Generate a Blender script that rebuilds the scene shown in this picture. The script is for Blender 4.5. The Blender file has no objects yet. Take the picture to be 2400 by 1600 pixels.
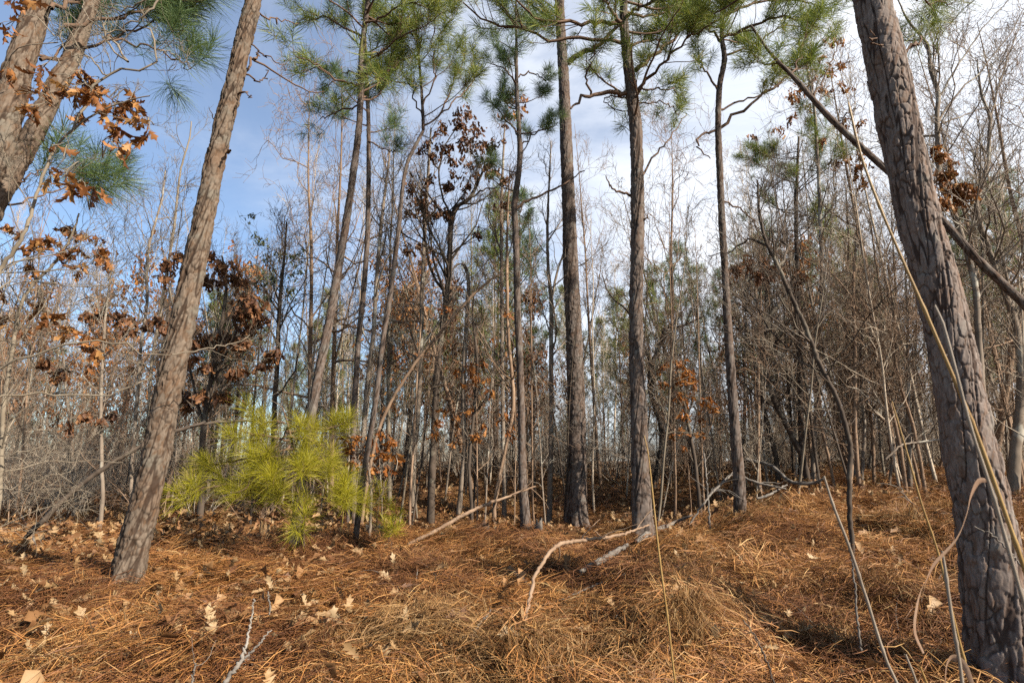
import bpy, math, random
import numpy as np
from mathutils import Vector, Matrix

# ------------------------------------------------------------------ camera, sky, sun, exposure
scene = bpy.context.scene
col = scene.collection
CAM_Z, PITCH, FPX = 1.5, math.radians(12.0), 1333.3        # focal length in pixels of a 2400 px wide frame
cam_d = bpy.data.cameras.new('camera'); cam = bpy.data.objects.new('camera', cam_d); col.objects.link(cam)
cam.location = (0, 0, CAM_Z); cam.rotation_euler = (math.pi / 2 + PITCH, 0, 0)
cam_d.sensor_width = 36.0; cam_d.lens = 20.0; cam_d.clip_start = 0.02; cam_d.clip_end = 3000
cam_d.dof.use_dof = True; cam_d.dof.focus_distance = 5.5; cam_d.dof.aperture_fstop = 9.0
scene.camera = cam

SUN_EL, SUN_AZ = math.radians(36), math.radians(123)        # azimuth clockwise from +Y: behind the camera, to its right
world = bpy.data.worlds.new('World'); scene.world = world; world.use_nodes = True
wn, wl = world.node_tree.nodes, world.node_tree.links
wn.clear()
w_out = wn.new('ShaderNodeOutputWorld'); w_bg = wn.new('ShaderNodeBackground'); w_bg.inputs[1].default_value = 0.05
sky = wn.new('ShaderNodeTexSky'); sky.sky_type = 'NISHITA'; sky.sun_disc = False
sky.sun_elevation = SUN_EL; sky.sun_rotation = SUN_AZ; sky.air_density = 1.0; sky.dust_density = 0.0; sky.ozone_density = 2.0
tc = wn.new('ShaderNodeTexCoord')
# thin high cloud: a veil of streaks over the whole sky, thickening into a bank on the east side
mp = wn.new('ShaderNodeMapping'); mp.inputs['Scale'].default_value = (1.0, 1.0, 2.6); mp.inputs['Rotation'].default_value = (0.25, 0.35, 0.4)
wl.new(tc.outputs['Generated'], mp.inputs[0])
n1 = wn.new('ShaderNodeTexNoise'); n1.inputs['Scale'].default_value = 2.2; n1.inputs['Detail'].default_value = 8; n1.inputs['Roughness'].default_value = 0.6
n1.inputs['Distortion'].default_value = 0.6
wl.new(mp.outputs[0], n1.inputs['Vector'])
dotn = wn.new('ShaderNodeVectorMath'); dotn.operation = 'DOT_PRODUCT'; dotn.inputs[1].default_value = (0.93, 0.3, 0.12)
wl.new(tc.outputs['Generated'], dotn.inputs[0])
ma = wn.new('ShaderNodeMath'); ma.operation = 'MULTIPLY_ADD'; ma.inputs[1].default_value = 0.46; ma.inputs[2].default_value = 0.22
wl.new(dotn.outputs['Value'], ma.inputs[0])
ad = wn.new('ShaderNodeMath'); ad.operation = 'MULTIPLY_ADD'; ad.inputs[1].default_value = .6; wl.new(n1.outputs['Fac'], ad.inputs[0]); wl.new(ma.outputs[0], ad.inputs[2])
cr = wn.new('ShaderNodeMapRange'); cr.interpolation_type = 'SMOOTHSTEP'
cr.inputs['From Min'].default_value = 0.44; cr.inputs['From Max'].default_value = 0.93; cr.inputs['To Min'].default_value = 0.12; cr.inputs['To Max'].default_value = 0.95
wl.new(ad.outputs[0], cr.inputs['Value'])
mx = wn.new('ShaderNodeMix'); mx.data_type = 'RGBA'; wl.new(cr.outputs[0], mx.inputs[0]); tint = wn.new('ShaderNodeMix'); tint.data_type = 'RGBA'; tint.blend_type = 'MULTIPLY'; tint.inputs[0].default_value = 1.0
tint.inputs[7].default_value = (.95, 1.14, 1.26, 1); wl.new(sky.outputs[0], tint.inputs[6]); wl.new(tint.outputs[2], mx.inputs[6])
mx.inputs[7].default_value = (8.4, 8.65, 9.1, 1)
wl.new(mx.outputs[2], w_bg.inputs[0]); wl.new(w_bg.outputs[0], w_out.inputs[0])

sun_d = bpy.data.lights.new('sun', 'SUN'); sun = bpy.data.objects.new('sun', sun_d); col.objects.link(sun)
sun_d.energy = 5.0; sun_d.angle = math.radians(0.53); sun_d.color = (1.0, 0.91, 0.78)
to_sun = Vector((math.sin(SUN_AZ) * math.cos(SUN_EL), math.cos(SUN_AZ) * math.cos(SUN_EL), math.sin(SUN_EL)))
sun.rotation_euler = to_sun.to_track_quat('Z', 'Y').to_euler(); sun.location = to_sun * 40
vs = scene.view_settings
vs.view_transform = 'Standard'; vs.look = 'None'; vs.exposure = 1.6; vs.gamma = 1.0
try: vs.use_curve_mapping = False
except Exception: pass
scene.render.engine = 'CYCLES'
scene.cycles.use_denoising = False
scene.cycles.use_adaptive_sampling = True; scene.cycles.adaptive_threshold = .02
scene.cycles.max_bounces = 4; scene.cycles.transparent_max_bounces = 6
scene.cycles.diffuse_bounces = 2; scene.cycles.glossy_bounces = 2; scene.cycles.transmission_bounces = 3

# ------------------------------------------------------------------ helpers
rng = np.random.default_rng(11)
CP, SP = math.cos(PITCH), math.sin(PITCH)
def ray(u, v):
    a, b = (u - 1200) / FPX, (800 - v) / FPX
    return np.array([a, CP - b * SP, SP + b * CP])
def at(u, v, Y):
    "the point where the line of sight of pixel (u, v) crosses the upright plane Y metres ahead"
    d = ray(u, v); return np.array([0, 0, CAM_Z]) + d * (Y / d[1])
def px2m(w, u, v, Y): return w / FPX * (Y / ray(u, v)[1]) / math.hypot(1, (u - 1200) / FPX)     # round things look wider towards the frame's edge
def proj(p):
    q = np.asarray(p, float) - np.array([0, 0, CAM_Z]); f = q[1] * CP + q[2] * SP
    return 1200 + FPX * q[0] / f, 800 - FPX * (q[2] * CP - q[1] * SP) / f

_lat = np.random.default_rng(5).random((256, 256))
def vnoise(x, y):
    x, y = np.asarray(x, float), np.asarray(y, float)
    xi, yi = np.floor(x).astype(int), np.floor(y).astype(int); fx, fy = x - xi, y - yi
    fx, fy = fx * fx * (3 - 2 * fx), fy * fy * (3 - 2 * fy)
    g = lambda i, j: _lat[i & 255, j & 255]
    return (g(xi, yi) * (1 - fx) + g(xi + 1, yi) * fx) * (1 - fy) + (g(xi, yi + 1) * (1 - fx) + g(xi + 1, yi + 1) * fx) * fy

YS = [-60, -3, 0, 1, 2.2, 3, 4, 5, 6, 7, 8, 9, 10, 12, 15, 20, 30, 60, 600]
ZL = [-.2, -.2, -.05, .18, .46, .58, .66, .69, .70, .70, .70, .72, .75, .82, .95, 1.1, 1.3, 1.5, 2.5]
ZC = [-.2, -.2, -.05, .18, .44, .55, .64, .70, .71, .62, .56, .66, .84, 1.12, 1.28, 1.38, 1.45, 1.6, 2.5]
ZR = [-.2, -.2, -.05, .14, .34, .43, .58, .74, .84, .98, 1.10, 1.20, 1.26, 1.34, 1.40, 1.45, 1.5, 1.6, 2.5]
_hr = np.random.default_rng(33); HUM = [(_hr.uniform(-.15, .95) * yy, yy, _hr.uniform(.05, .13), _hr.uniform(.14, .3)) for yy in _hr.uniform(2.0, 6.5, 46)]; HUM = [h for h in HUM if (h[0] - 2.45) ** 2 + (h[1] - 2.9) ** 2 > .6]
def ground_z(x, y):
    x, y = np.asarray(x, float), np.asarray(y, float)
    az = x / np.maximum(np.abs(y), 1.5)
    zl, zc, zr = np.interp(y, YS, ZL), np.interp(y, YS, ZC), np.interp(y, YS, ZR)
    sl, sr = np.clip((-az - 0.1) / 0.3, 0, 1), np.clip((az - 0.22) / 0.28, 0, 1)
    sl, sr = sl * sl * (3 - 2 * sl), sr * sr * (3 - 2 * sr)
    z = zc * (1 - sl - sr) + zl * sl + zr * sr
    z = z + 0.15 * (vnoise(x * 1.1 + 31, y * 1.1 + 7) - .5) + 0.10 * (vnoise(x * 2.7 + 3, y * 2.7 + 90) - .5) + 0.03 * (vnoise(x * 7 + 3, y * 7) - .5)
    for hx, hy, hh, hr in HUM: z = z + hh * np.exp(-((x - hx) ** 2 + (y - hy) ** 2) / (hr * hr))
    return z
def hit(u, v, ymin=1.0, ymax=60):
    d = ray(u, v); ys = np.concatenate([np.arange(ymin, 12, .02), np.arange(12, ymax, .1)])
    p = np.array([0, 0, CAM_Z])[None] + d[None] * (ys / d[1])[:, None]
    k = np.nonzero(p[:, 2] <= ground_z(p[:, 0], p[:, 1]))[0]
    return p[k[0]] if len(k) else p[-1]

def mesh(name, verts, quads=None, tris=None, mat=None, smooth=True, attrs=None):
    verts = np.asarray(verts, np.float32).reshape(-1, 3)
    quads = np.zeros((0, 4), np.int32) if quads is None else np.asarray(quads, np.int32).reshape(-1, 4)
    tris = np.zeros((0, 3), np.int32) if tris is None else np.asarray(tris, np.int32).reshape(-1, 3)
    me = bpy.data.meshes.new(name)
    me.vertices.add(len(verts)); me.vertices.foreach_set('co', verts.ravel())
    loops = np.concatenate([quads.ravel(), tris.ravel()])
    me.loops.add(len(loops)); me.loops.foreach_set('vertex_index', loops)
    nq, nt = len(quads), len(tris)
    me.polygons.add(nq + nt)
    me.polygons.foreach_set('loop_start', np.concatenate([np.arange(nq) * 4, nq * 4 + np.arange(nt) * 3]).astype(np.int32))
    if smooth: me.polygons.foreach_set('use_smooth', np.ones(nq + nt, bool))
    for k, a in (attrs or {}).items():
        at_ = me.attributes.new(k, 'FLOAT', 'POINT'); at_.data.foreach_set('value', np.asarray(a, np.float32).ravel())
    me.update(calc_edges=True); me.validate()
    if mat: me.materials.append(mat)
    return me
def tag(o, label=None, cat=None, group=None, kind=None):
    if label: o['label'] = label
    if cat: o['category'] = cat
    if group: o['group'] = group
    if kind: o['kind'] = kind
    return o
def link(name, me, parent=None, loc=None):
    o = bpy.data.objects.new(name, me); col.objects.link(o)
    if parent is not None: o.parent = parent
    if loc is not None: o.location = loc
    return o
def thing(name, loc, label, cat, group=None):
    o = bpy.data.objects.new(name, None); col.objects.link(o); o.empty_display_size = .1
    o.location = tuple(float(c) for c in loc)
    return tag(o, label, cat, group)
def nrm(a): return a / np.maximum(np.linalg.norm(a, axis=-1, keepdims=True), 1e-9)

class Geo:
    "collects tubes, tufts and leaves into one mesh"
    def __init__(s): s.v, s.q, s.t, s.a, s.n = [], [], [], [], 0
    def add(s, v, q=None, t=None, a=None):
        v = np.asarray(v, float).reshape(-1, 3)
        if q is not None and len(q): s.q.append(np.asarray(q).reshape(-1, 4) + s.n)
        if t is not None and len(t): s.t.append(np.asarray(t).reshape(-1, 3) + s.n)
        s.v.append(v); s.a.append(np.zeros(len(v)) + .5 if a is None else np.asarray(a, float).ravel()); s.n += len(v)
    def tubes(s, P, R, k=4):
        "P (B,n,3) centre lines, R (B,n) radii"
        P, R = np.asarray(P, float), np.asarray(R, float)
        if P.ndim == 2: P, R = P[None], R[None]
        B, n, _ = P.shape
        T = np.empty_like(P); T[:, 1:-1] = P[:, 2:] - P[:, :-2]; T[:, 0] = P[:, 1] - P[:, 0]; T[:, -1] = P[:, -1] - P[:, -2]
        T = nrm(T); mean = nrm(P[:, -1] - P[:, 0])
        ref = np.where(np.abs(mean[:, 2:3]) > .6, np.array([[1., 0, 0]]), np.array([[0, 0, 1.]]))[:, None, :]
        U = nrm(np.cross(T, ref)); W = np.cross(T, U)
        th = np.arange(k) / k * 2 * np.pi
        v = P[:, :, None] + R[:, :, None, None] * (np.cos(th)[None, None, :, None] * U[:, :, None] + np.sin(th)[None, None, :, None] * W[:, :, None])
        b, i, j = np.meshgrid(np.arange(B), np.arange(n - 1), np.arange(k), indexing='ij')
        f = lambda i, j: (b * n + i) * k + j % k
        q = np.stack([f(i, j), f(i, j + 1), f(i + 1, j + 1), f(i + 1, j)], -1)
        s.add(v, q, None, np.repeat(rng.random(B), n * k))
    def build(s, name, mat, smooth=True):
        return mesh(name, np.concatenate(s.v), np.concatenate(s.q) if s.q else None, np.concatenate(s.t) if s.t else None, mat, smooth, {'rnd': np.concatenate(s.a)})

def catmull(P, n):
    "smooth resample of a polyline (any number of columns) to n points, even in length"
    P = np.asarray(P, float)
    if len(P) == 2: return P[0] + (P[1] - P[0]) * np.linspace(0, 1, n)[:, None]
    Q = np.vstack([2 * P[0] - P[1], P, 2 * P[-1] - P[-2]]); out = []
    for i in range(1, len(Q) - 2):
        t = np.linspace(0, 1, 12, endpoint=False)[:, None]; a, b, c, d = Q[i - 1], Q[i], Q[i + 1], Q[i + 2]
        out.append(.5 * (2 * b + (c - a) * t + (2 * a - 5 * b + 4 * c - d) * t ** 2 + (3 * b - a - 3 * c + d) * t ** 3))
    out = np.vstack(out + [P[-1:]])
    L = np.concatenate([[0], np.cumsum(np.linalg.norm(np.diff(out[:, :3], axis=0), axis=1))])
    s = np.linspace(0, L[-1], n)
    return np.stack([np.interp(s, L, out[:, k]) for k in range(out.shape[1])], 1)

def trace(pts, Y, dY=0.0):
    "pixel polyline [(u, v, width_px)] -> (n,4) metres + radius, in the upright plane Y, drifting by dY over its length"
    out = []
    for i, (u, v, w) in enumerate(pts):
        y = Y + dY * i / max(1, len(pts) - 1); p = at(u, v, y); out.append([*p, px2m(w, u, v, y) / 2])
    return np.array(out)

# ------------------------------------------------------------------ materials
def mat(name, build, rough=.85, spec=.15, transl=0.0, bump=None):
    m = bpy.data.materials.new(name); m.use_nodes = True
    nt = m.node_tree; nt.nodes.clear(); N, Lk = nt.nodes.new, nt.links.new
    out = N('ShaderNodeOutputMaterial'); b = N('ShaderNodeBsdfPrincipled')
    b.inputs['Roughness'].default_value = rough; b.inputs['Specular IOR Level'].default_value = spec
    c = build(N, Lk); Lk(c, b.inputs['Base Color'])
    if bump:
        bn = N('ShaderNodeBump'); bn.inputs['Strength'].default_value = bump[1]; bn.inputs['Distance'].default_value = bump[2]
        no = N('ShaderNodeTexNoise'); no.inputs['Scale'].default_value = bump[0]; no.inputs['Detail'].default_value = 5
        tcx = N('ShaderNodeTexCoord'); Lk(tcx.outputs['Object'], no.inputs['Vector']); Lk(no.outputs['Fac'], bn.inputs['Height'])
        Lk(bn.outputs[0], b.inputs['Normal'])
    if transl:
        tr = N('ShaderNodeBsdfTranslucent'); Lk(c, tr.inputs['Color']); ms = N('ShaderNodeMixShader'); ms.inputs[0].default_value = transl
        Lk(b.outputs[0], ms.inputs[1]); Lk(tr.outputs[0], ms.inputs[2]); Lk(ms.outputs[0], out.inputs[0])
    else: Lk(b.outputs[0], out.inputs[0])
    return m
def ramp(N, Lk, src, stops):
    r = N('ShaderNodeValToRGB'); e = r.color_ramp.elements
    while len(e) < len(stops): e.new(.5)
    for k, (p, c) in enumerate(stops): e[k].position = p; e[k].color = (*c, 1)
    Lk(src, r.inputs[0]); return r.outputs[0]
def attr(N, name):
    a = N('ShaderNodeAttribute'); a.attribute_name = name; return a.outputs['Fac']
def noise(N, Lk, scale, detail=4, sc=(1, 1, 1), coord='Object', rough=.6):
    t = N('ShaderNodeTexCoord'); m = N('ShaderNodeMapping'); m.inputs['Scale'].default_value = sc; Lk(t.outputs[coord], m.inputs[0])
    n = N('ShaderNodeTexNoise'); n.inputs['Scale'].default_value = scale; n.inputs['Detail'].default_value = detail; n.inputs['Roughness'].default_value = rough
    Lk(m.outputs[0], n.inputs['Vector']); return n.outputs['Fac']
def mixc(N, Lk, f, a, b, mode='MIX'):
    m = N('ShaderNodeMix'); m.data_type = 'RGBA'; m.blend_type = mode
    if isinstance(f, float): m.inputs[0].default_value = f
    else: Lk(f, m.inputs[0])
    for k, x in ((6, a), (7, b)):
        if isinstance(x, tuple): m.inputs[k].default_value = (*x, 1)
        else: Lk(x, m.inputs[k])
    return m.outputs[2]
def math_(N, Lk, op, a, b):
    m = N('ShaderNodeMath'); m.operation = op; m.use_clamp = True
    for k, x in ((0, a), (1, b)):
        if isinstance(x, (int, float)): m.inputs[k].default_value = x
        else: Lk(x, m.inputs[k])
    return m.outputs[0]
def pine_bark(name, lo, hi, furrow, lich=(.33, .33, .28)):
    def f(N, Lk):
        c = ramp(N, Lk, attr(N, 'plate'), [(0, lo), (.3, (hi[0] * .78, hi[1] * .6, hi[2] * .47)), (.55, tuple(.5 * (x + y) for x, y in zip(lo, hi))), (1, tuple(1.15 * x for x in hi))])
        c = mixc(N, Lk, math_(N, Lk, 'MULTIPLY', ramp(N, Lk, noise(N, Lk, 75, 6, (1, 1, .22)), [(.42, (0, 0, 0)), (.68, (1, 1, 1))]), .7), c, tuple(x * 1.5 for x in hi))
        c = mixc(N, Lk, math_(N, Lk, 'MULTIPLY', ramp(N, Lk, noise(N, Lk, 7, 5), [(.56, (0, 0, 0)), (.66, (1, 1, 1))]), .6), c, lich)
        c = mixc(N, Lk, math_(N, Lk, 'MULTIPLY', ramp(N, Lk, noise(N, Lk, 4.3, 4), [(.52, (0, 0, 0)), (.7, (1, 1, 1))]), .5), c, (hi[0] * .95, hi[1] * .68, hi[2] * .5))
        return mixc(N, Lk, math_(N, Lk, 'MULTIPLY', attr(N, 'crack'), .85), c, furrow)
    return mat(name, f, .9, .1, bump=(70, .35, .004))
M = {}
M['bark_warm'] = pine_bark('pine bark warm', (.0555, .0402, .0294), (.0950, .0732, .0550), (.0220, .0129, .0086), (.1056, .0969, .0790))
M['bark_grey'] = pine_bark('pine bark grey', (.0454, .0356, .0300), (.0883, .0705, .0599), (.0186, .0121, .0089), (.1150, .1094, .0964))
M['bark_big'] = pine_bark('pine bark old grey', (.0588, .0448, .0379), (.1237, .0998, .0867), (.0279, .0170, .0129), (.1546, .1426, .1237))
def bark(name, lo, hi, patch=None):
    def f(N, Lk):
        c = ramp(N, Lk, noise(N, Lk, 9, 6, (1, 1, .4)), [(.3, lo), (.7, hi)])
        c = mixc(N, Lk, math_(N, Lk, 'MULTIPLY', attr(N, 'rnd'), .35), c, lo)
        if patch: c = mixc(N, Lk, ramp(N, Lk, noise(N, Lk, 3.1, 3), [(.55, (0, 0, 0)), (.62, (1, 1, 1))]), c, patch)
        return c
    return mat(name, f, .85, .15)
M['twig_grey'] = bark('grey bark', (.0895, .0688, .0516), (.2020, .1607, .1239), (.2502, .2283, .1882))
M['twig_dark'] = bark('dark bark', (.0299, .0218, .0163), (.0816, .0612, .0462), (.1088, .0925, .0707))
M['twig_brown'] = bark('brown twigs', (.1071, .0675, .0433), (.2346, .1607, .1071))
M['twig_pale'] = bark('pale silvery twigs', (.0973, .0768, .0538), (.1894, .1587, .1203))
M['pine_twig'] = bark('pine twig bark', (.0578, .0348, .0221), (.1215, .0765, .0510))
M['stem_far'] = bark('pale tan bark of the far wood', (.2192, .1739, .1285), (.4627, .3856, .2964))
M['dead_grey'] = bark('weathered dead wood', (.0660, .0558, .0480), (.1860, .1650, .1410))
M['rotten'] = bark('rotten wood', (.12, .07, .03), (.30, .20, .11))
def needle(name, stops, transl=.35):
    def f(N, Lk): return ramp(N, Lk, attr(N, 'rnd'), stops)
    return mat(name, f, .55, .3, transl)
M['needle'] = needle('pine needles', [(0, (.0461, .0738, .0144)), (.5, (.1076, .1427, .0234)), (.85, (.2255, .2312, .0406)), (1, (.3075, .2066, .0631))])
M['needle_blue'] = needle('cool pine needles', [(0, (.0391, .0684, .0274)), (.6, (.0782, .1221, .0391)), (1, (.1759, .2003, .0586))])
M['needle_bright'] = needle('bright young needles', [(0, (.1131, .1134, .0046)), (.5, (.2337, .2133, .0087)), (.88, (.3468, .3001, .0232)), (1, (.3393, .2133, .0580))], .4)
M['needle_far'] = needle('young far pine needles', [(0, (.0600, .0750, .0225)), (.6, (.1275, .1387, .0338)), (1, (.2250, .2100, .0675))])
def leafmat(name, stops, transl=.3):
    def f(N, Lk):
        oi = N('ShaderNodeObjectInfo')
        v = math_(N, Lk, 'FRACT', math_(N, Lk, 'ADD', 0, attr(N, 'rnd')), 0)
        s = N('ShaderNodeMath'); s.operation = 'ADD'; Lk(oi.outputs['Random'], s.inputs[0]); Lk(attr(N, 'rnd'), s.inputs[1])
        fr = N('ShaderNodeMath'); fr.operation = 'FRACT'; Lk(s.outputs[0], fr.inputs[0])
        c = ramp(N, Lk, fr.outputs[0], stops)
        return mixc(N, Lk, math_(N, Lk, 'MULTIPLY', noise(N, Lk, 30, 4), .45), c, stops[0][1])
    return mat(name, f, .6, .25, transl)
M['leaf_brown'] = leafmat('dry brown oak leaves', [(0, (.0980, .0350, .0112)), (.4, (.1960, .0770, .0210)), (.75, (.2940, .1260, .0350)), (1, (.3500, .1960, .0700))])
M['leaf_dark'] = leafmat('dark brown oak leaves', [(0, (.0612, .0259, .0130)), (.5, (.1296, .0540, .0216)), (1, (.2448, .1152, .0432))])
M['leaf_orange'] = leafmat('orange brown oak leaves', [(0, (.1360, .0422, .0095)), (.5, (.2720, .1020, .0204)), (1, (.3536, .1632, .0442))], .35)
M['leaf_tan'] = leafmat('fallen tan oak leaves', [(0, (.1531, .0868, .0383)), (.5, (.2552, .1633, .0766)), (1, (.3164, .2348, .1378))], .2)
M['leaf_litter'] = leafmat('leaf litter', [(0, (.0734, .0306, .0135)), (.35, (.1469, .0704, .0275)), (.7, (.2326, .1285, .0551)), (1, (.3182, .2081, .1040))], .15)
M['leaf_green'] = leafmat('small evergreen leaves', [(0, (.0240, .0320, .0144)), (1, (.0720, .0800, .0320))], .25)
def strawf(stops):
    def f(N, Lk):
        oi = N('ShaderNodeObjectInfo'); s = N('ShaderNodeMath'); s.operation = 'MULTIPLY_ADD'; s.inputs[1].default_value = .3
        Lk(oi.outputs['Random'], s.inputs[0]); 
        k = N('ShaderNodeMath'); k.operation = 'MULTIPLY'; k.inputs[1].default_value = .7; Lk(attr(N, 'rnd'), k.inputs[0]); Lk(k.outputs[0], s.inputs[2])
        return ramp(N, Lk, s.outputs[0], stops)
    return f
M['straw'] = mat('pine straw', strawf([(0, (.0479, .0191, .0070)), (.3, (.1303, .0485, .0126)), (.62, (.2605, .1139, .0316)), (.85, (.3427, .1836, .0598)), (1, (.4387, .3084, .1408))]), .6, .3, .15)
M['straw_dark'] = mat('old dark pine straw', strawf([(0, (.0275, .0110, .0055)), (.4, (.0734, .0275, .0098)), (.75, (.1469, .0612, .0214)), (1, (.2570, .1469, .0612))]), .7, .2, .1)
M['grass_dry'] = mat('dry grass', strawf([(0, (.0572, .0286, .0114)), (.35, (.1526, .0763, .0286)), (.75, (.2607, .1494, .0572)), (1, (.3561, .2543, .1335))]), .6, .25, .25)
def stalkf(N, Lk): return ramp(N, Lk, noise(N, Lk, 6, 4), [(.3, (.1584, .0880, .0242)), (.7, (.2552, .1672, .0616))])
M['stalk_gold'] = mat('golden stalk', stalkf, .45, .35)
def stalkg(N, Lk): return ramp(N, Lk, noise(N, Lk, 6, 4), [(.3, (.1237, .0949, .0701)), (.7, (.2063, .1733, .1361))])
M['stalk_grey'] = mat('grey stalk', stalkg, .5, .3)
def bladef(N, Lk): return ramp(N, Lk, noise(N, Lk, 9, 4), [(.3, (.2016, .1152, .0720)), (.7, (.2784, .1920, .1344))])
M['blade'] = mat('dry blade', bladef, .6, .25, .3)
def groundf(N, Lk):
    c = ramp(N, Lk, noise(N, Lk, 9, 9, rough=.7), [(.3, (.0350, .0175, .0084)), (.5, (.0910, .0434, .0182)), (.7, (.1750, .0910, .0385))])
    return mixc(N, Lk, ramp(N, Lk, noise(N, Lk, .8, 4), [(.4, (0, 0, 0)), (.65, (1, 1, 1))]), c, mixc(N, Lk, .6, c, (.1120, .0595, .0280)))
M['ground'] = mat('forest soil and duff', groundf, .95, .05, bump=(45, 1.0, .03))
def conef(N, Lk): return ramp(N, Lk, attr(N, 'rnd'), [(0, (.12, .085, .06)), (1, (.42, .36, .30))])
M['cone'] = mat('weathered cone scales', conef, .8, .15)
def cutf(N, Lk): return ramp(N, Lk, noise(N, Lk, 20, 3), [(.4, (.42, .19, .05)), (.6, (.5, .3, .14))])
M['cut'] = mat('cut wood', cutf, .8, .1)

# ------------------------------------------------------------------ ground
gu = np.linspace(-1, 1, 330); gw = np.linspace(-1.95, 6.0, 420)
GX, GY = np.meshgrid(3 * np.sinh(5.4 * gu), 5 + 3 * np.sinh(gw))
nx, ny = len(gu), len(gw); ii, jj = np.meshgrid(np.arange(ny - 1), np.arange(nx - 1), indexing='ij')
gq = np.stack([ii * nx + jj, ii * nx + jj + 1, (ii + 1) * nx + jj + 1, (ii + 1) * nx + jj], -1)
g = link('ground', mesh('ground', np.stack([GX, GY, ground_z(GX, GY)], -1), gq, None, M['ground']))
tag(g, 'brown forest floor rising in low hummocks under pine straw and leaves', 'ground', kind='structure')

# ------------------------------------------------------------------ shared pieces: trunks, limbs, needles, leaves
def hash2(i, j, s):
    h = np.sin(i * 127.1 + j * 311.7 + s * 74.7) * 43758.5453; return h - np.floor(h)
def fbm(x, y, o=3):
    return sum(vnoise(x * 2 ** k + 17 * k, y * 2 ** k + 5 * k) / 2 ** k for k in range(o)) / sum(.5 ** k for k in range(o))
def plates(x, s, per, cw, ch, seed):
    "scaly bark: x round the trunk (0..per), s along it; returns crack 0..1, plate id 0..1, flake terraces"
    R_ = per / 6.283; cx, cy = np.cos(x / R_) * R_, np.sin(x / R_) * R_
    wa = fbm(cx / cw * .8 + seed, s / ch * .9 + cy / cw, 3) - .5; wb = fbm(cy / cw * .8 - seed, s / ch * 1.3 + cx / cw + 40, 3) - .5
    nc = max(5, int(round(per / cw))); gx, gy = x / per * nc + .9 * wa, s / ch + 1.1 * wb
    ix, iy = np.floor(gx), np.floor(gy); f1 = np.full(gx.shape, 9.); f2 = f1.copy(); pid = np.zeros_like(f1); ex = f1 * 0
    for dx in (-1, 0, 1):
        for dy in (-1, 0, 1):
            px_, py_ = ix + dx, iy + dy; wx = np.mod(px_, nc)
            px, py = px_ + .1 + .8 * hash2(wx, py_, seed), py_ + .05 + .9 * hash2(wx, py_, seed + 3)
            d = np.maximum(np.abs(px - gx), np.abs(py - gy) * .9) * .7 + .3 * np.sqrt((px - gx) ** 2 + (py - gy) ** 2)
            near = d < f1; f2 = np.where(near, f1, np.minimum(f2, d)); pid = np.where(near, hash2(wx, py_, seed + 9), pid); f1 = np.where(near, d, f1)
    width = (.0030 + .008 * fbm(cx / cw + seed, s / ch + cy / cw, 2) ** 2) / cw
    crack = np.clip(1.6 - 1.3 * (f2 - f1) / width, 0, 1) * np.clip(3.2 * fbm(cx / cw * .7, s / ch * .8 + cy / cw * .7 + seed, 2) - 1.0, 0, 1)
    rid = 1 - np.abs(2 * fbm(cx / cw * .75 + seed, s / ch * .2 + cy / cw * .75, 3) - 1); crack = np.clip(.8 * crack + np.clip((rid - .92) / .05, 0, 1), 0, 1)      # long upright furrows
    q = fbm(cx / cw * 1.0 + 7 + seed, s / ch * .9 + cy / cw * 1.0, 4) * 6 + pid * 3; fl = np.floor(q); fr = q - fl
    edge = np.clip((fr - .86) / .14, 0, 1); return crack, pid, (fl + edge - 4.5) / 2.2, np.mod(fl * .37 + pid * 1.7, 1)
def trunk_mesh(name, path, material, k, step, seed, cw=.045, ch=.07, depth=.008, flare=.3, origin=(0, 0, 0), below=.25):
    "path (n,4): x y z radius in metres, root first"
    p = np.asarray(path, float)
    if below:
        d = p[0, :3] - p[1, :3]; d = d / np.linalg.norm(d); p = np.vstack([[*(p[0, :3] + d * below), p[0, 3]], p])
    L = np.sum(np.linalg.norm(np.diff(p[:, :3], axis=0), axis=1)); n = max(8, int(L / step))
    c = catmull(p, n); P, R = c[:, :3], c[:, 3].copy(); s = np.linspace(0, L, n)
    fl_ = flare * np.exp(-np.maximum(s - below, 0) / (R[0] * 1.6)); 
    T = np.gradient(P, axis=0); T = nrm(T); U = nrm(np.cross(T, np.array([[0, 1., .01]]))); W = np.cross(T, U)
    th = np.arange(k) / k * 2 * np.pi - np.pi / 2; TH, S = np.meshgrid(th, s); Rm = R[:, None]
    per = 2 * np.pi * float(np.mean(R))
    cr1, pid, ter, tone = plates((TH + np.pi / 2) / (2 * np.pi) * per, S, per, cw, ch, seed)
    lump = .05 * (vnoise(np.cos(TH) * 1.5 + seed, S * 2.2 + np.sin(TH) * 1.5) - .5) + fl_[:, None] * (1 + .8 * np.cos(TH * 5 + seed) + .5 * np.cos(TH * 3 + 2 * seed))
    fine = vnoise(TH * per / .05, S / .010) - .5
    rad = Rm * (1 + lump) + depth * (.35 * (pid - .5) - 1.0 * cr1 + .75 * ter + .18 * fine)
    v = P[:, None] + rad[..., None] * (np.cos(TH)[..., None] * U[:, None] + np.sin(TH)[..., None] * W[:, None])
    i, j = np.meshgrid(np.arange(n - 1), np.arange(k), indexing='ij')
    q = np.stack([i * k + j, i * k + (j + 1) % k, (i + 1) * k + (j + 1) % k, (i + 1) * k + j], -1)
    return mesh(name, v - np.asarray(origin), q, None, material, k < 60, {'crack': cr1, 'plate': np.clip(.75 * tone + .15 * pid + .25 * (fine + .5), 0, 1)})

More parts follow.
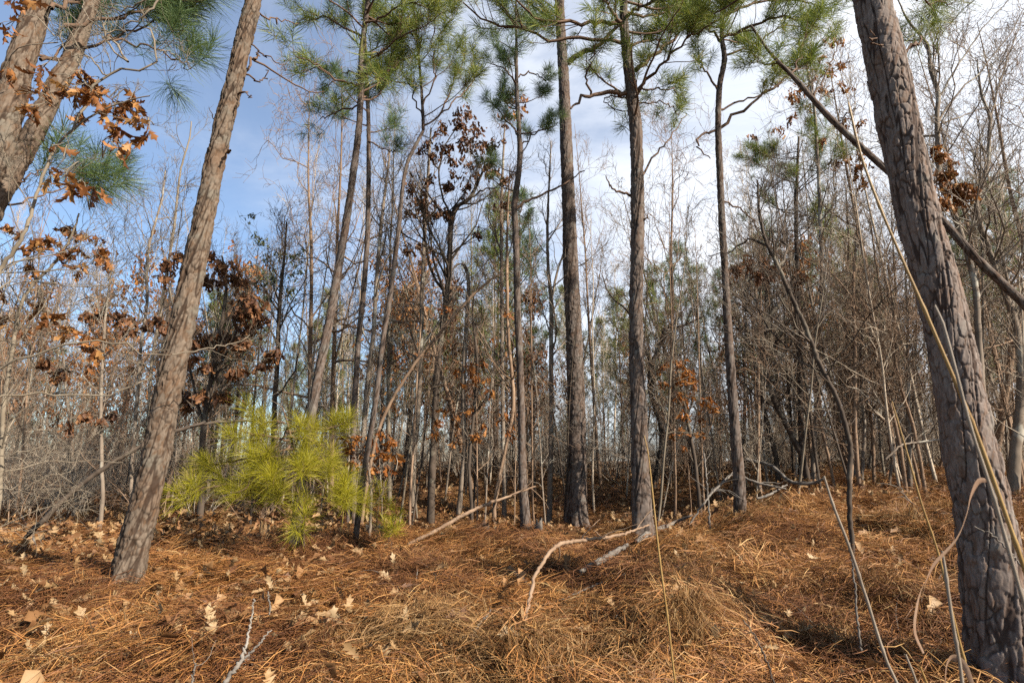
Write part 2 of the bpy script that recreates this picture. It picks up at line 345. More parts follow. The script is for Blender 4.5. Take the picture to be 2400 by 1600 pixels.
def grow(r, start, dirs, length, rad, nseg=5, wig=.25, up=.1, taper=.15):
    "B limbs wandering from start; returns P (B,nseg+1,3), R (B,nseg+1)"
    B = len(start); P = np.empty((B, nseg + 1, 3)); P[:, 0] = start; d = nrm(np.asarray(dirs, float)); sl = np.asarray(length)[:, None] / nseg
    for i in range(nseg):
        d = nrm(d + r.normal(0, wig, (B, 3)) + np.array([0, 0, up])); P[:, i + 1] = P[:, i] + d * sl
    return P, np.asarray(rad)[:, None] * np.linspace(1, taper, nseg + 1)[None]
def on(P, R, b, t):
    n = P.shape[1] - 1; x = np.clip(t, 0, .999) * n; i = x.astype(int); f = (x - i)[:, None]
    return P[b, i] * (1 - f) + P[b, i + 1] * f, R[b, i] * (1 - f[:, 0]) + R[b, i + 1] * f[:, 0], nrm(P[b, i + 1] - P[b, i])
def side_dirs(r, tan, lo=.5, hi=1.1, up=.2):
    a = r.normal(0, 1, tan.shape); a = nrm(a - tan * np.sum(a * tan, -1, keepdims=True)); k = r.uniform(lo, hi, (len(tan), 1))
    return nrm(tan * np.cos(k) + a * np.sin(k) + np.array([0, 0, up]))
def bare_limbs(r, path, n1, len1, t0=.3, n2=5, n3=4, rmin=.0022, up=.12, spread=(.6, 1.15), wig=.2):
    "branches and twigs for a bare trunk; path (n,4). Returns list of (P,R)"
    tp = catmull(path, 24); P0, R0 = tp[None, :, :3], tp[None, :, 3]
    t = np.sort(r.uniform(t0, .98, n1)); s, rr, tan = on(P0, R0, np.zeros(n1, int), t)
    l1 = len1 * (1.15 - .75 * (t - t0) / (1 - t0)) * r.uniform(.5, 1.2, n1)
    P1, R1 = grow(r, s, side_dirs(r, tan, *spread, .15), l1, np.clip(rr * r.uniform(.3, .55, n1), rmin * 1.6, None), 7, wig, up, .22)
    b2 = np.repeat(np.arange(n1), n2); t2 = r.uniform(.2, 1, len(b2)); s, rr, tan = on(P1, R1, b2, t2)
    P2, R2 = grow(r, s, side_dirs(r, tan, .4, 1.0, .1), l1[b2] * r.uniform(.25, .6, len(b2)), np.clip(rr * .6, rmin * 1.2, None), 5, wig * 1.2, up * .7, .35)
    b3 = np.repeat(np.arange(len(b2)), n3); t3 = r.uniform(.15, 1, len(b3)); s, rr, tan = on(P2, R2, b3, t3)
    P3, R3 = grow(r, s, side_dirs(r, tan, .4, 1.0, .1), l1[b2][b3] * r.uniform(.08, .3, len(b3)), np.clip(rr * .6, rmin, None), 3, wig * 1.2, up * .5, .6)
    return [(P1, R1), (P2, R2), (P3, R3)]

def needle_template(r, n, length=.17, w=.0016, shoot=.14, a0=78, a1=45):
    z = r.uniform(0, shoot, n) * 1.0; az = r.uniform(0, 2 * np.pi, n); ang = np.radians(np.clip(a0 - a1 * z / shoot + r.normal(0, 14, n), 6, 105))
    L = length * r.uniform(.7, 1.1, n)
    rad = np.stack([np.cos(az), np.sin(az), 0 * az], 1); ax = np.array([0, 0, 1.])
    d = rad * np.sin(ang)[:, None] + ax * np.cos(ang)[:, None]; base = ax * z[:, None]
    d2 = nrm(d + .35 * ax * r.uniform(0, 1, (n, 1)) + r.normal(0, .12, (n, 3)))
    mid = base + d * L[:, None] * .5; tip = mid + d2 * L[:, None] * .5
    sd = nrm(np.cross(d, r.normal(0, 1, (n, 3)))) * w
    V = np.stack([base - sd * .7, base + sd * .7, mid - sd, mid + sd, tip], 1)
    droop = np.stack([0 * L, 0 * L, L * .06, L * .06, L * .2], 1)
    T = np.array([[0, 1, 3], [0, 3, 2], [2, 3, 4]])
    return V.reshape(-1, 3), droop.ravel(), (np.arange(n)[:, None, None] * 5 + T).reshape(-1, 3), np.repeat(r.random(n), 5)
_rt = np.random.default_rng(3)
TUFT_YOUNG = [needle_template(_rt, 150, .24, .0012, .17, 80, 50) for _ in range(4)]
TUFT_HI = [needle_template(_rt, 170, .20, .0012, .18) for _ in range(4)]
TUFT_MID = [needle_template(_rt, 64, .17, .0021, .14) for _ in range(4)]
TUFT_LO = [needle_template(_rt, 26, .22, .0055, .2) for _ in range(4)]
def tufts(geo, r, pos, axis, scale, tpl, bias=0.0):
    pos, axis, scale = np.asarray(pos), nrm(np.asarray(axis)), np.asarray(scale)
    which = r.integers(0, len(tpl), len(pos))
    for w, (V, dr, T, rn) in enumerate(tpl):
        k = np.nonzero(which == w)[0]
        if not len(k): continue
        a = axis[k]; u = nrm(np.cross(a, r.normal(0, 1, a.shape))); b = np.cross(a, u); s = scale[k][:, None, None]
        v = pos[k][:, None] + s * (V[None, :, 0:1] * u[:, None] + V[None, :, 1:2] * b[:, None] + V[None, :, 2:3] * a[:, None])
        v[..., 2] -= dr[None] * s[..., 0]
        t = T[None] + (np.arange(len(k)) * len(V))[:, None, None]
        geo.add(v, None, t, np.clip(.75 * rn[None] + .25 * r.random((len(k), 1)) + bias, 0, 1))

def oak_leaf(r, length=.14, detail=1, sharp=.5):
    "a lobed leaf, stalk at the origin, blade along +Y, slightly folded and curled"
    if detail:
        t = np.array([0, .13, .27, .36, .50, .59, .74, .84, 1.0]) + np.append(0, np.append(r.normal(0, .015, 7), 0)); w = .78 * np.array([.012, .05, .25, .09, .36, .12, .27, .13, .015]) * r.uniform(.8, 1.1)
    else: t = np.array([0, .25, .5, .75, 1.0]); w = np.array([.02, .24, .14, .3, .02])
    n = len(t); wl, wr = w * r.uniform(.6, 1.25, n), w * r.uniform(.6, 1.25, n)
    sh = np.where(w > .14, .09, -.02) * sharp * 2
    fold, curl, tw = r.uniform(.15, 1.3), r.uniform(-1.6, 2.2), r.normal(0, .8)
    y = t; V = []
    for s, ww in ((-1, wl), (0, 0 * w), (1, wr)):
        x = s * ww; z = fold * np.abs(x) * .9 + r.normal(0, .02, n); yy = y + (sh if s else 0)
        a = curl * yy; zc = z * np.cos(a); Y2 = np.where(abs(curl) > 1e-3, np.sin(a) / curl, yy) - z * np.sin(a); Z2 = (1 - np.cos(a)) / curl + zc
        b = tw * yy; V.append(np.stack([x * np.cos(b) - Z2 * np.sin(b), Y2, x * np.sin(b) + Z2 * np.cos(b)], 1))
    V = np.stack(V, 1).reshape(-1, 3) * length
    i = np.arange(n - 1)[:, None]; q = np.concatenate([i * 3 + np.array([0, 1, 4, 3]), i * 3 + np.array([1, 2, 5, 4])])
    return V, q
_rl = np.random.default_rng(8)
LEAF_V = [oak_leaf(_rl, 1.0, 1) for _ in range(8)]
LEAF_LO = [oak_leaf(_rl, 1.0, 0) for _ in range(5)]
def rotz(a): c, s = np.cos(a), np.sin(a); o, z = np.ones_like(c), np.zeros_like(c); return np.stack([np.stack([c, -s, z], -1), np.stack([s, c, z], -1), np.stack([z, z, o], -1)], -2)
def frames(r, ydir):
    y = nrm(ydir); x = nrm(np.cross(y, r.normal(0, 1, y.shape))); return np.stack([x, y, np.cross(x, y)], -1)
def leaves(geo, r, pos, ydir, size, tpl=LEAF_LO):
    pos, size = np.asarray(pos), np.asarray(size); F = frames(r, np.asarray(ydir)); which = r.integers(0, len(tpl), len(pos))
    for w, (V, q) in enumerate(tpl):
        k = np.nonzero(which == w)[0]
        if not len(k): continue
        v = pos[k][:, None] + size[k][:, None, None] * np.einsum('bij,nj->bni', F[k], V)
        geo.add(v, q[None] + (np.arange(len(k)) * len(V))[:, None, None], None, np.repeat(r.random(len(k)), len(V)))
def instancer(name, pts, rot, scl, idx, objs, label, material=None):
    "one 'stuff' object: shared pieces strewn on points through geometry nodes"
    pts = np.asarray(pts, np.float32); n = len(pts)
    me = bpy.data.meshes.new(name); me.vertices.add(n); me.vertices.foreach_set('co', pts.ravel())
    a = me.attributes.new('rot', 'FLOAT_VECTOR', 'POINT'); a.data.foreach_set('vector', np.asarray(rot, np.float32).ravel())
    a = me.attributes.new('scl', 'FLOAT', 'POINT'); a.data.foreach_set('value', np.asarray(scl, np.float32))
    a = me.attributes.new('pick', 'INT', 'POINT'); a.data.foreach_set('value', np.asarray(idx, np.int32))
    o = link(name, me); ng = bpy.data.node_groups.new(name, 'GeometryNodeTree')
    ng.interface.new_socket('Geometry', in_out='INPUT', socket_type='NodeSocketGeometry'); ng.interface.new_socket('Geometry', in_out='OUTPUT', socket_type='NodeSocketGeometry')
    N, Lk = ng.nodes.new, ng.links.new
    gi, go = N('NodeGroupInput'), N('NodeGroupOutput'); ip = N('GeometryNodeInstanceOnPoints'); ge = N('GeometryNodeGeometryToInstance')
    for ob in reversed(objs):
        inf = N('GeometryNodeObjectInfo'); inf.inputs['Object'].default_value = ob; inf.inputs['As Instance'].default_value = True; Lk(inf.outputs['Geometry'], ge.inputs[0])
    def na(nm, t):
        x = N('GeometryNodeInputNamedAttribute'); x.data_type = t; x.inputs['Name'].default_value = nm; return x.outputs[0]
    Lk(gi.outputs[0], ip.inputs['Points']); Lk(ge.outputs[0], ip.inputs['Instance']); ip.inputs['Pick Instance'].default_value = True
    Lk(na('pick', 'INT'), ip.inputs['Instance Index']); Lk(na('rot', 'FLOAT_VECTOR'), ip.inputs['Rotation']); Lk(na('scl', 'FLOAT'), ip.inputs['Scale'])
    Lk(ip.outputs[0], go.inputs[0]); md = o.modifiers.new('strew', 'NODES'); md.node_group = ng
    return tag(o, label, name.replace('_', ' '), kind='stuff')
def hidden(name, me): return bpy.data.objects.new(name, me)      # a source piece, not part of the scene itself


# ------------------------------------------------------------------ pines
def spread_shoots(r, P, R, m, t0, slen, up=.35, rmin=.0025):
    "side shoots along limbs P; returns shoots (P,R)"
    b = np.repeat(np.arange(len(P)), m); t = r.uniform(t0, 1.0, len(b)); t[::m] = .995
    s, rr, tan = on(P, R, b, t); d = side_dirs(r, tan, .25, 1.0, up)
    return grow(r, s, d, slen * r.uniform(.4, 1.2, len(b)), np.clip(rr * .5, rmin, .006), 3, .15, .15, .7)
def bough_parts(root, o, r, P, R, m, t0, slen, nmat, tpl, tsc, sides=6, wood='pine_twig', extra=1, up=.35, bias=0.0, mult=1.2):
    "one bough (P,R) as the part branch with its needles as a sub-part"
    m = int(m * mult); G = Geo(); G.tubes(P - o, R, sides)
    if m <= 0: return link('branch', G.build('branch', M[wood]), root)
    S, SR = spread_shoots(r, P[None], R[None], m, t0, slen, up); G.tubes(S - o, SR, 3)
    br = link('branch', G.build('branch', M[wood]), root)
    H = Geo(); tip = S[:, -1]; ax = nrm(S[:, -1] - S[:, -2] + np.array([0, 0, .05]))
    tufts(H, r, tip - o - ax * .08, ax, tsc * r.uniform(.75, 1.15, len(tip)), tpl, bias)
    if extra:
        k = r.random(len(S)) < .6; mid = S[k, 1]
        if k.any(): tufts(H, r, mid - o, ax[k], tsc * r.uniform(.6, .95, k.sum()), tpl, bias)
    link('needles', H.build('needles', M[nmat], False), br)
    return br
def px_path(pts, Y, dY, n=16, w0=8, w1=3, r=None, wob=.012):
    "pixel polyline -> bough centre line drifting dY in depth"
    q = np.array([[*at(u, v, Y + dY * i / (len(pts) - 1)), px2m(w0 + (w1 - w0) * i / (len(pts) - 1), u, v, Y) / 2] for i, (u, v) in enumerate(pts)])
    c = catmull(q, n)
    if r is not None: c[1:-1, :3] += r.normal(0, wob, (n - 2, 3))
    return c[:, :3], c[:, 3]
def trunk_at(path, v):
    "point of a traced trunk at picture row v"
    c = catmull(path, 80); vv = np.array([proj(p[:3])[1] for p in c]); return c[int(np.argmin(np.abs(vv - v)))]
def pine(label, px, Y=None, dY=0.0, barkm='bark_grey', k=60, step=.012, cw=.045, ch=.07, depth=.006, seed=1, boughs=(), autos=(), nmat='needle', tpl=TUFT_MID, tsc=1.0, flare=.3, stubs=(), z0=None, slen=.3, up=.35):
    r = np.random.default_rng(seed * 7 + 1)
    base = hit(px[0][0], px[0][1]) if Y is None else at(px[0][0], px[0][1], Y)
    Y = base[1]; path = trace(px, Y, dY); o = path[0, :3].copy()
    if Y is not None and z0 == 'drop': o[2] = ground_z(o[0], o[1])
    root = thing('pine_tree', o, label, 'pine tree', 'pines along the bank')
    link('trunk', trunk_mesh('trunk', path, M[barkm], k, step, seed, cw, ch, depth, flare, o), root)
    for (pts, w0, dy, m, sl) in boughs:
        P, R = px_path(pts, Y + dY * .6, dy, 16, w0, max(2.2, w0 * .35), r)
        bough_parts(root, o, r, P, R, m, .3, sl, nmat, tpl, tsc, up=up)
    for (v0, v1, n, ln, m) in autos:                       # limbs between picture rows v0 and v1, all round the trunk
        for i in range(n):
            c = trunk_at(path, r.uniform(v0, v1)); a = r.uniform(0, 2 * np.pi); d = np.array([[math.cos(a), math.sin(a), r.uniform(.05, .6)]])
            L = ln * r.uniform(.6, 1.15); P, R = grow(r, c[None, :3], d, [L], [max(.006, min(c[3] * .4, .005 + .011 * L))], 12, .12, .06, .3)
            bough_parts(root, o, r, P[0], R[0], m, .35, slen, nmat, tpl, tsc, sides=5, up=up)
    for pts, w in stubs:
        P, R = px_path(pts, Y + dY * .6, -.1, 9, w, w * .5, r, .004); bough_parts(root, o, r, P, R, 0, 0, 0, nmat, tpl, 1)
    return root, path

# left edge: forked pine, its foot outside the picture
p1, path1 = pine('forked pine with two tan trunks leaning over beside hanging brown oak leaves',
    [(-300, 1490, 140), (-190, 1100, 124), (-110, 760, 108), (-58, 560, 100), (-26, 430, 90), (4, 320, 83), (41, 172, 76), (68, 86, 69), (93, 0, 62), (135, -150, 55), (190, -400, 40)],
    Y=3.1, dY=.25, barkm='bark_warm', k=110, step=.010, cw=.036, ch=.05, depth=.006, seed=3, z0='drop', tpl=TUFT_HI, tsc=1.15, nmat='needle_blue',
    boughs=[([(95, 140), (180, 120), (300, 80), (420, 35)], 12, .5, 9, .28), ([(150, 60), (240, 45), (330, 25), (450, -30)], 13, .3, 10, .3), ([(120, 20), (200, 0), (260, -30)], 14, .9, 8, .3),
            ([(240, 90), (330, 105), (410, 140), (440, 165)], 7, .4, 6, .22), ([(60, 110), (110, 130), (170, 90), (200, 30)], 10, .8, 8, .25),
            ([(20, 480), (90, 460), (180, 430), (270, 420)], 7, .6, 6, .22), ([(30, 430), (100, 400), (170, 400)], 6, .3, 4, .2)],
    autos=[(-380, -60, 6, 1.2, 7)])
o1 = np.array(p1.location)
tp = trace([(-56, 560, 74), (-12, 475, 62), (26, 413, 58), (80, 310, 55), (126, 214, 53), (164, 143, 48), (205, 40, 36), (240, -60, 24)], 3.17, .35)
link('trunk_fork', trunk_mesh('trunk_fork', tp, M['bark_warm'], 90, .010, 14, .045, .055, .006, 0, o1, 0), p1)

pine('tall tan pine leaning over dry leaves, a dark hooked snag near its bare top',
    [(286, 1400, 84), (320, 1250, 79), (357, 1102, 72), (400, 890, 66), (439, 704, 60), (490, 449, 51), (520, 310, 47), (551, 184, 43), (575, 80, 42), (594, 0, 40), (640, -200, 34), (700, -480, 22)],
    barkm='bark_warm', k=120, step=.009, cw=.033, ch=.055, depth=.007, seed=5, flare=.3,
    boughs=[([(560, 180), (580, 160), (598, 140), (640, 165), (700, 205), (760, 215)], 8, .5, 0, 0), ([(598, 140), (606, 122)], 6, .05, 0, 0), ([(590, 105), (620, 130), (655, 150), (672, 160)], 4, .2, 0, 0),
            ([(578, 175), (602, 190), (622, 182), (630, 165)], 5, .1, 0, 0), ([(600, 32), (650, 45), (700, 55)], 5, .5, 0, 0), ([(560, 218), (590, 225)], 4, -.1, 0, 0)],
    autos=[(-450, -150, 7, 1.3, 7)], stubs=[([(534, 358), (540, 352)], 9), ([(505, 285), (490, 252)], 3)])

pine('slim dark pine rising behind the bright green low boughs',
    [(684, 1311, 28), (704, 1150, 25), (730, 969, 23), (752, 850, 22), (775, 735, 21), (798, 600, 19), (816, 490, 18), (838, 330, 16), (845, 235, 15), (848, 120, 14), (862, 0, 11), (868, -160, 7)],
    barkm='bark_grey', k=48, step=.014, cw=.03, ch=.05, depth=.0035, seed=8, flare=.3,
    boughs=[([(850, 90), (800, 60), (760, 40), (700, 50)], 6, .2, 9, .3), ([(846, 200), (790, 190), (740, 150), (690, 130)], 6, -.3, 8, .3), ([(845, 215), (880, 200), (930, 150), (985, 130)], 6, .3, 10, .32),
            ([(850, 60), (900, 40), (950, 10), (1000, 20)], 6, -.3, 9, .32), ([(843, 250), (790, 260), (750, 280)], 5, .3, 7, .28), ([(846, 130), (890, 120), (930, 90)], 6, .6, 9, .3), ([(848, 170), (880, 180), (910, 190)], 6, -.5, 9, .3)],
    autos=[(0, 240, 9, .9, 8), (-150, 0, 6, .7, 8)], tsc=.95)

pine('thin twin pine just behind the slim dark pine, needles in a cool clump',
    [(826, 1185, 19), (828, 1029, 14), (831, 943, 14), (841, 788, 13), (852, 685, 13), (862, 530, 12), (864, 310, 10), (860, 207, 9), (855, 90, 8), (850, -60, 4)],
    Y=6.9, barkm='bark_grey', k=32, step=.02, cw=.025, ch=.05, depth=.002, seed=9, nmat='needle_blue', z0='drop',
    boughs=[([(861, 200), (900, 190), (950, 200)], 4, .3, 7, .3), ([(863, 330), (900, 350), (925, 355)], 4, -.2, 5, .25), ([(862, 180), (810, 170), (770, 200)], 4, .2, 6, .28)],
    autos=[(60, 330, 9, .8, 7)], tsc=.95)

pine('whip-thin pine with a fine airy crown, its foot beside orange leaved sapling',
    [(830, 1291, 15), (851, 1122, 14), (878, 954, 13), (897, 800, 12), (915, 690, 12), (934, 537, 11), (951, 396, 9), (985, 320, 8), (992, 300, 8), (988, 213, 7), (978, 100, 5), (970, 30, 3)],
    barkm='bark_grey', k=32, step=.02, cw=.025, ch=.045, depth=.002, seed=10, flare=.15,
    boughs=[([(992, 295), (1030, 270), (1060, 200), (1090, 130)], 5, .4, 9, .3), ([(990, 250), (1020, 180), (1015, 100), (1020, 60)], 4, -.3, 7, .28), ([(990, 280), (960, 200), (930, 150)], 4, .2, 7, .3),
            ([(1035, 265), (1060, 240), (1110, 190), (1120, 150)], 4, .6, 7, .28)],
    autos=[(30, 280, 8, .8, 7)], tsc=.9)

pine('slender grey pine with a narrow spire of needles above the brown oak',
    [(1235, 1257, 27), (1225, 1129, 20), (1223, 1012, 18), (1218, 840, 17), (1213, 737, 16), (1211, 633, 16), (1208, 530, 15), (1206, 482, 15), (1218, 379, 13), (1216, 300, 11), (1211, 207, 9), (1210, 69, 6), (1209, -20, 4)],
    barkm='bark_grey', k=44, step=.016, cw=.03, ch=.05, depth=.003, seed=12, nmat='needle_blue', flare=.2,
    boughs=[([(1208, 489), (1235, 470), (1258, 461), (1300, 445), (1332, 425), (1370, 400)], 8, .4, 0, 0), ([(1217, 340), (1260, 310), (1290, 280)], 4, .3, 6, .25), ([(1216, 320), (1170, 260), (1140, 230)], 4, .3, 6, .25),
            ([(1211, 200), (1180, 160), (1150, 150)], 4, -.1, 5, .22), ([(1211, 180), (1250, 170), (1280, 190)], 4, .1, 5, .22)],
    autos=[(0, 330, 14, .55, 6), (360, 520, 3, .6, 4)], tsc=.95, slen=.22)

pine('straight furrowed pine with bare grey trunk and a mossy green upper half',
    [(1354, 1252, 50), (1352, 1120, 46), (1350, 918, 41), (1344, 760, 38), (1337, 612, 35), (1334, 516, 32), (1327, 337, 29), (1322, 200, 26), (1316, 100, 23), (1311, 0, 21), (1304, -150, 17), (1298, -380, 9)],
    barkm='bark_grey', k=90, step=.011, cw=.033, ch=.075, depth=.0065, seed=13, flare=.38,
    boughs=[([(1330, 150), (1365, 125), (1402, 107), (1440, 69), (1480, 30)], 14, -.3, 10, .3), ([(1318, 60), (1270, 30), (1220, -10)], 8, .4, 9, .3), ([(1315, 40), (1290, -20), (1260, -60)], 8, -.4, 8, .3)],
    autos=[(-330, 40, 12, 1.2, 9)])

pine('sturdy pine with wide crooked boughs beside weathered grey log',
    [(1510, 1288, 50), (1504, 1180, 46), (1498, 1000, 39), (1492, 850, 35), (1490, 714, 32), (1494, 560, 32), (1493, 400, 31), (1489, 293, 30), (1479, 210, 28), (1471, 138, 25), (1463, 60, 20), (1461, 0, 18), (1455, -150, 14), (1450, -330, 8)],
    barkm='bark_grey', k=90, step=.011, cw=.033, ch=.07, depth=.0065, seed=15, flare=.38,
    boughs=[([(1476, 219), (1430, 217), (1385, 224), (1360, 235), (1338, 255)], 12, -.25, 0, 0), ([(1385, 222), (1375, 180), (1390, 130), (1395, 90)], 6, -.3, 6, .25),
            ([(1456, 101), (1400, 95), (1334, 90), (1282, 96), (1224, 69), (1144, 52), (1086, 7)], 9, -.35, 14, .35), ([(1448, 54), (1390, 52), (1334, 55), (1275, 52), (1240, 25), (1190, -20)], 10, -.5, 10, .35),
            ([(1490, 165), (1520, 140), (1557, 110), (1605, 66), (1650, 20)], 12, .3, 14, .38), ([(1494, 212), (1520, 185), (1557, 148), (1605, 96), (1680, 50)], 9, -.4, 14, .4),
            ([(1466, 80), (1450, 45), (1430, 20), (1410, -20)], 13, -.2, 5, .3), ([(1480, 235), (1440, 225), (1415, 235), (1440, 255), (1460, 262)], 4, .1, 4, .2),
            ([(1492, 210), (1540, 208), (1580, 215), (1610, 240)], 5, .5, 7, .25), ([(1493, 240), (1560, 243), (1590, 270)], 4, .4, 5, .25), ([(1470, 110), (1520, 95), (1570, 90)], 8, .9, 12, .35),
            ([(1462, 40), (1520, 10), (1560, 0)], 8, -.7, 12, .35), ([(1463, 30), (1530, 40), (1600, 10)], 8, .4, 12, .35),
            ([(1478, 459), (1455, 450), (1430, 434), (1420, 412)], 7, -.1, 0, 0), ([(1495, 535), (1510, 515), (1516, 505)], 6, -.05, 0, 0), ([(1500, 420), (1540, 360), (1580, 310), (1610, 270)], 6, .6, 0, 0)],
    autos=[(-260, 40, 10, 1.3, 10), (60, 330, 5, .9, 5)], tsc=1.0)

pine('middling pine with a long bough sweeping up under a broad green canopy',
    [(1735, 1232, 31), (1732, 1120, 29), (1722, 1000, 25), (1708, 800, 21), (1699, 633, 18), (1692, 516, 17), (1685, 357, 16), (1683, 293, 15), (1686, 207, 14), (1698, 138, 13), (1692, 86, 11), (1693, 0, 9), (1700, -120, 6)],
    barkm='bark_grey', k=52, step=.014, cw=.034, ch=.05, depth=.0035, seed=16, flare=.2,
    boughs=[([(1685, 302), (1730, 265), (1772, 234), (1855, 172), (1910, 120), (1944, 86)], 9, -.3, 8, .3), ([(1684, 215), (1660, 180), (1641, 148), (1636, 100)], 6, .2, 6, .28), ([(1684, 258), (1740, 235), (1800, 215), (1850, 180)], 6, .3, 5, .28),
            ([(1676, 306), (1650, 312), (1634, 331), (1640, 352), (1665, 372)], 7, -.1, 0, 0), ([(1692, 90), (1760, 60), (1840, 40), (1920, 65)], 8, -.5, 15, .4), ([(1694, 40), (1760, 10), (1850, 0), (1940, 20)], 8, .4, 15, .42),
            ([(1692, 100), (1650, 60), (1610, 30)], 7, .4, 12, .38), ([(1690, 70), (1720, 20), (1760, -20)], 7, -.6, 12, .38), ([(1693, 10), (1640, -10), (1590, 0)], 7, -.4, 12, .38), ([(1697, 130), (1760, 110), (1830, 65), (1900, 63)], 6, .5, 12, .35),
            ([(1692, 470), (1740, 490), (1760, 510), (1785, 560)], 5, .2, 0, 0)],
    autos=[(-100, 130, 10, 1.1, 10)], tsc=1.05)

pb, path_big = pine('largest pine, thick trunk of flaky grey bark plates beside golden reed stalks',
    [(2378, 1625, 186), (2332, 1404, 160), (2311, 1232, 149), (2271, 1047, 134), (2240, 874, 119), (2204, 702, 114), (2178, 600, 110), (2153, 516, 107), (2117, 344, 103), (2082, 172, 98), (2043, 0, 88), (1985, -250, 76), (1920, -560, 52)],
    Y=2.9, dY=.15, barkm='bark_big', k=200, step=.0058, cw=.04, ch=.085, depth=.0075, seed=17, flare=.22, z0='drop', tpl=TUFT_HI, tsc=1.1,
    boughs=[([(2120, 120), (2150, 100), (2162, 92)], 10, .15, 0, 0), ([(2055, 120), (2048, 95), (2040, 68)], 6, -.22, 0, 0), ([(2060, 0), (2110, -10), (2180, 5), (2230, 10)], 9, .3, 7, .25)],
    autos=[(-540, -200, 6, 1.3, 6)])

pine('leaning dark barked trunk crossing behind the largest pine',
    [(2560, 1010, 38), (2470, 800, 31), (2400, 713, 27), (2289, 606, 24), (2220, 530, 21), (2150, 462, 20), (2075, 396, 18), (1962, 293, 16), (1910, 238, 14), (1855, 176, 11), (1807, 127, 8), (1760, 60, 5)],
    Y=4.6, barkm='bark_grey', k=50, step=.012, cw=.03, ch=.045, depth=.003, seed=18, z0='drop', flare=.1,
    boughs=[([(1905, 232), (1930, 190), (1950, 140), (1970, 90)], 6, .2, 0, 0), ([(1960, 290), (1985, 265), (2020, 250)], 4, -.1, 0, 0), ([(1855, 176), (1880, 120), (1890, 60)], 6, .3, 8, .25), ([(1830, 150), (1790, 150), (1770, 130)], 4, .1, 6, .2)],
    autos=[(60, 200, 3, .5, 5)])

# bright low pine boughs in front of the slim dark pine
def green_sapling():
    r = np.random.default_rng(77); Y = hit(690, 1300)[1] - .15; b = at(712, 1300, Y); b[2] = ground_z(b[0], b[1])
    root = thing('pine_sapling', b, 'young pine with bright yellow green drooping needles over the dead leaves', 'pine sapling')
    stem = np.array([[*b, .016], [*at(708, 1180, Y), .014], [*at(690, 1060, Y), .011], [*at(672, 985, Y), .007], [*at(660, 950, Y), .004]])
    G = Geo(); c = catmull(stem, 20); G.tubes(c[:, :3] - b, c[:, 3], 7); link('trunk', G.build('trunk', M['pine_twig']), root)
    B = [([(690, 1075), (620, 1090), (550, 1105), (490, 1120), (455, 1130)], -.35, 10), ([(685, 1050), (600, 1050), (540, 1060), (500, 1065)], .1, 8), ([(680, 1010), (640, 1000), (590, 995), (560, 985)], -.2, 8),
         ([(690, 1030), (640, 1040), (590, 1080), (580, 1120)], -.45, 7), ([(672, 990), (720, 985), (780, 978), (800, 972)], .1, 9), ([(668, 970), (640, 965), (610, 975)], .0, 6), ([(690, 1060), (730, 1080), (770, 1110), (800, 1130)], -.25, 10),
         ([(692, 1080), (740, 1100), (760, 1120), (810, 1155)], .05, 7), ([(695, 1100), (700, 1150), (715, 1190)], -.35, 6), ([(690, 1060), (740, 1050), (790, 1070)], .2, 5), ([(680, 1020), (650, 1060), (640, 1120)], -.5, 7),
         ([(675, 1000), (730, 1010), (770, 1030)], -.2, 6), ([(692, 1090), (660, 1120), (650, 1140)], -.3, 5), ([(672, 985), (650, 1020), (610, 1040)], -.35, 7),
         ([(690, 1040), (705, 1055), (712, 1075)], -.55, 8), ([(672, 985), (690, 975), (700, 985)], -.4, 6)]
    for pts, dy, m in B:
        pts = [(u, v + 22) for u, v in pts]; P, R = px_path(pts, Y, dy, 12, 6, 3, r, .006); bough_parts(root, b, r, P, R, m, .35, .13, 'needle_bright', TUFT_YOUNG, .85, 5, extra=0, up=-.2, mult=.75)
green_sapling()
def seedling(label, pts, Y, m, sc):
    r = np.random.default_rng(int(pts[0][0])); b = at(*pts[0], Y); b[2] = ground_z(b[0], b[1]); root = thing('pine_seedling', b, label, 'pine seedling', 'pine seedlings under the pines')
    P, R = px_path(pts, Y, 0, 10, 4, 2.5, r, .004); P[0] = b
    G = Geo(); G.tubes(P - b, R, 5); link('stem', G.build('stem', M['pine_twig']), root)
    H = Geo(); S, SR = spread_shoots(r, P[None], R[None], m, .75, .08, .5); tufts(H, r, S[:, -1] - b, S[:, -1] - S[:, -2], sc * r.uniform(.7, 1.1, len(S)), TUFT_MID); link('needles', H.build('needles', M['needle_bright'], False), root)
seedling('small pine seedling, tallest of the three in dark leaf litter', [(880, 1275), (884, 1210), (890, 1160)], 5.9, 4, .75)
seedling('small pine seedling with a leaning tuft beside the mossy stump', [(905, 1290), (918, 1240), (925, 1212)], 5.7, 4, .75)
seedling('lowest pine seedling, a yellow green tuft on the straw', [(915, 1305), (918, 1280), (917, 1268)], 5.4, 5, .8)

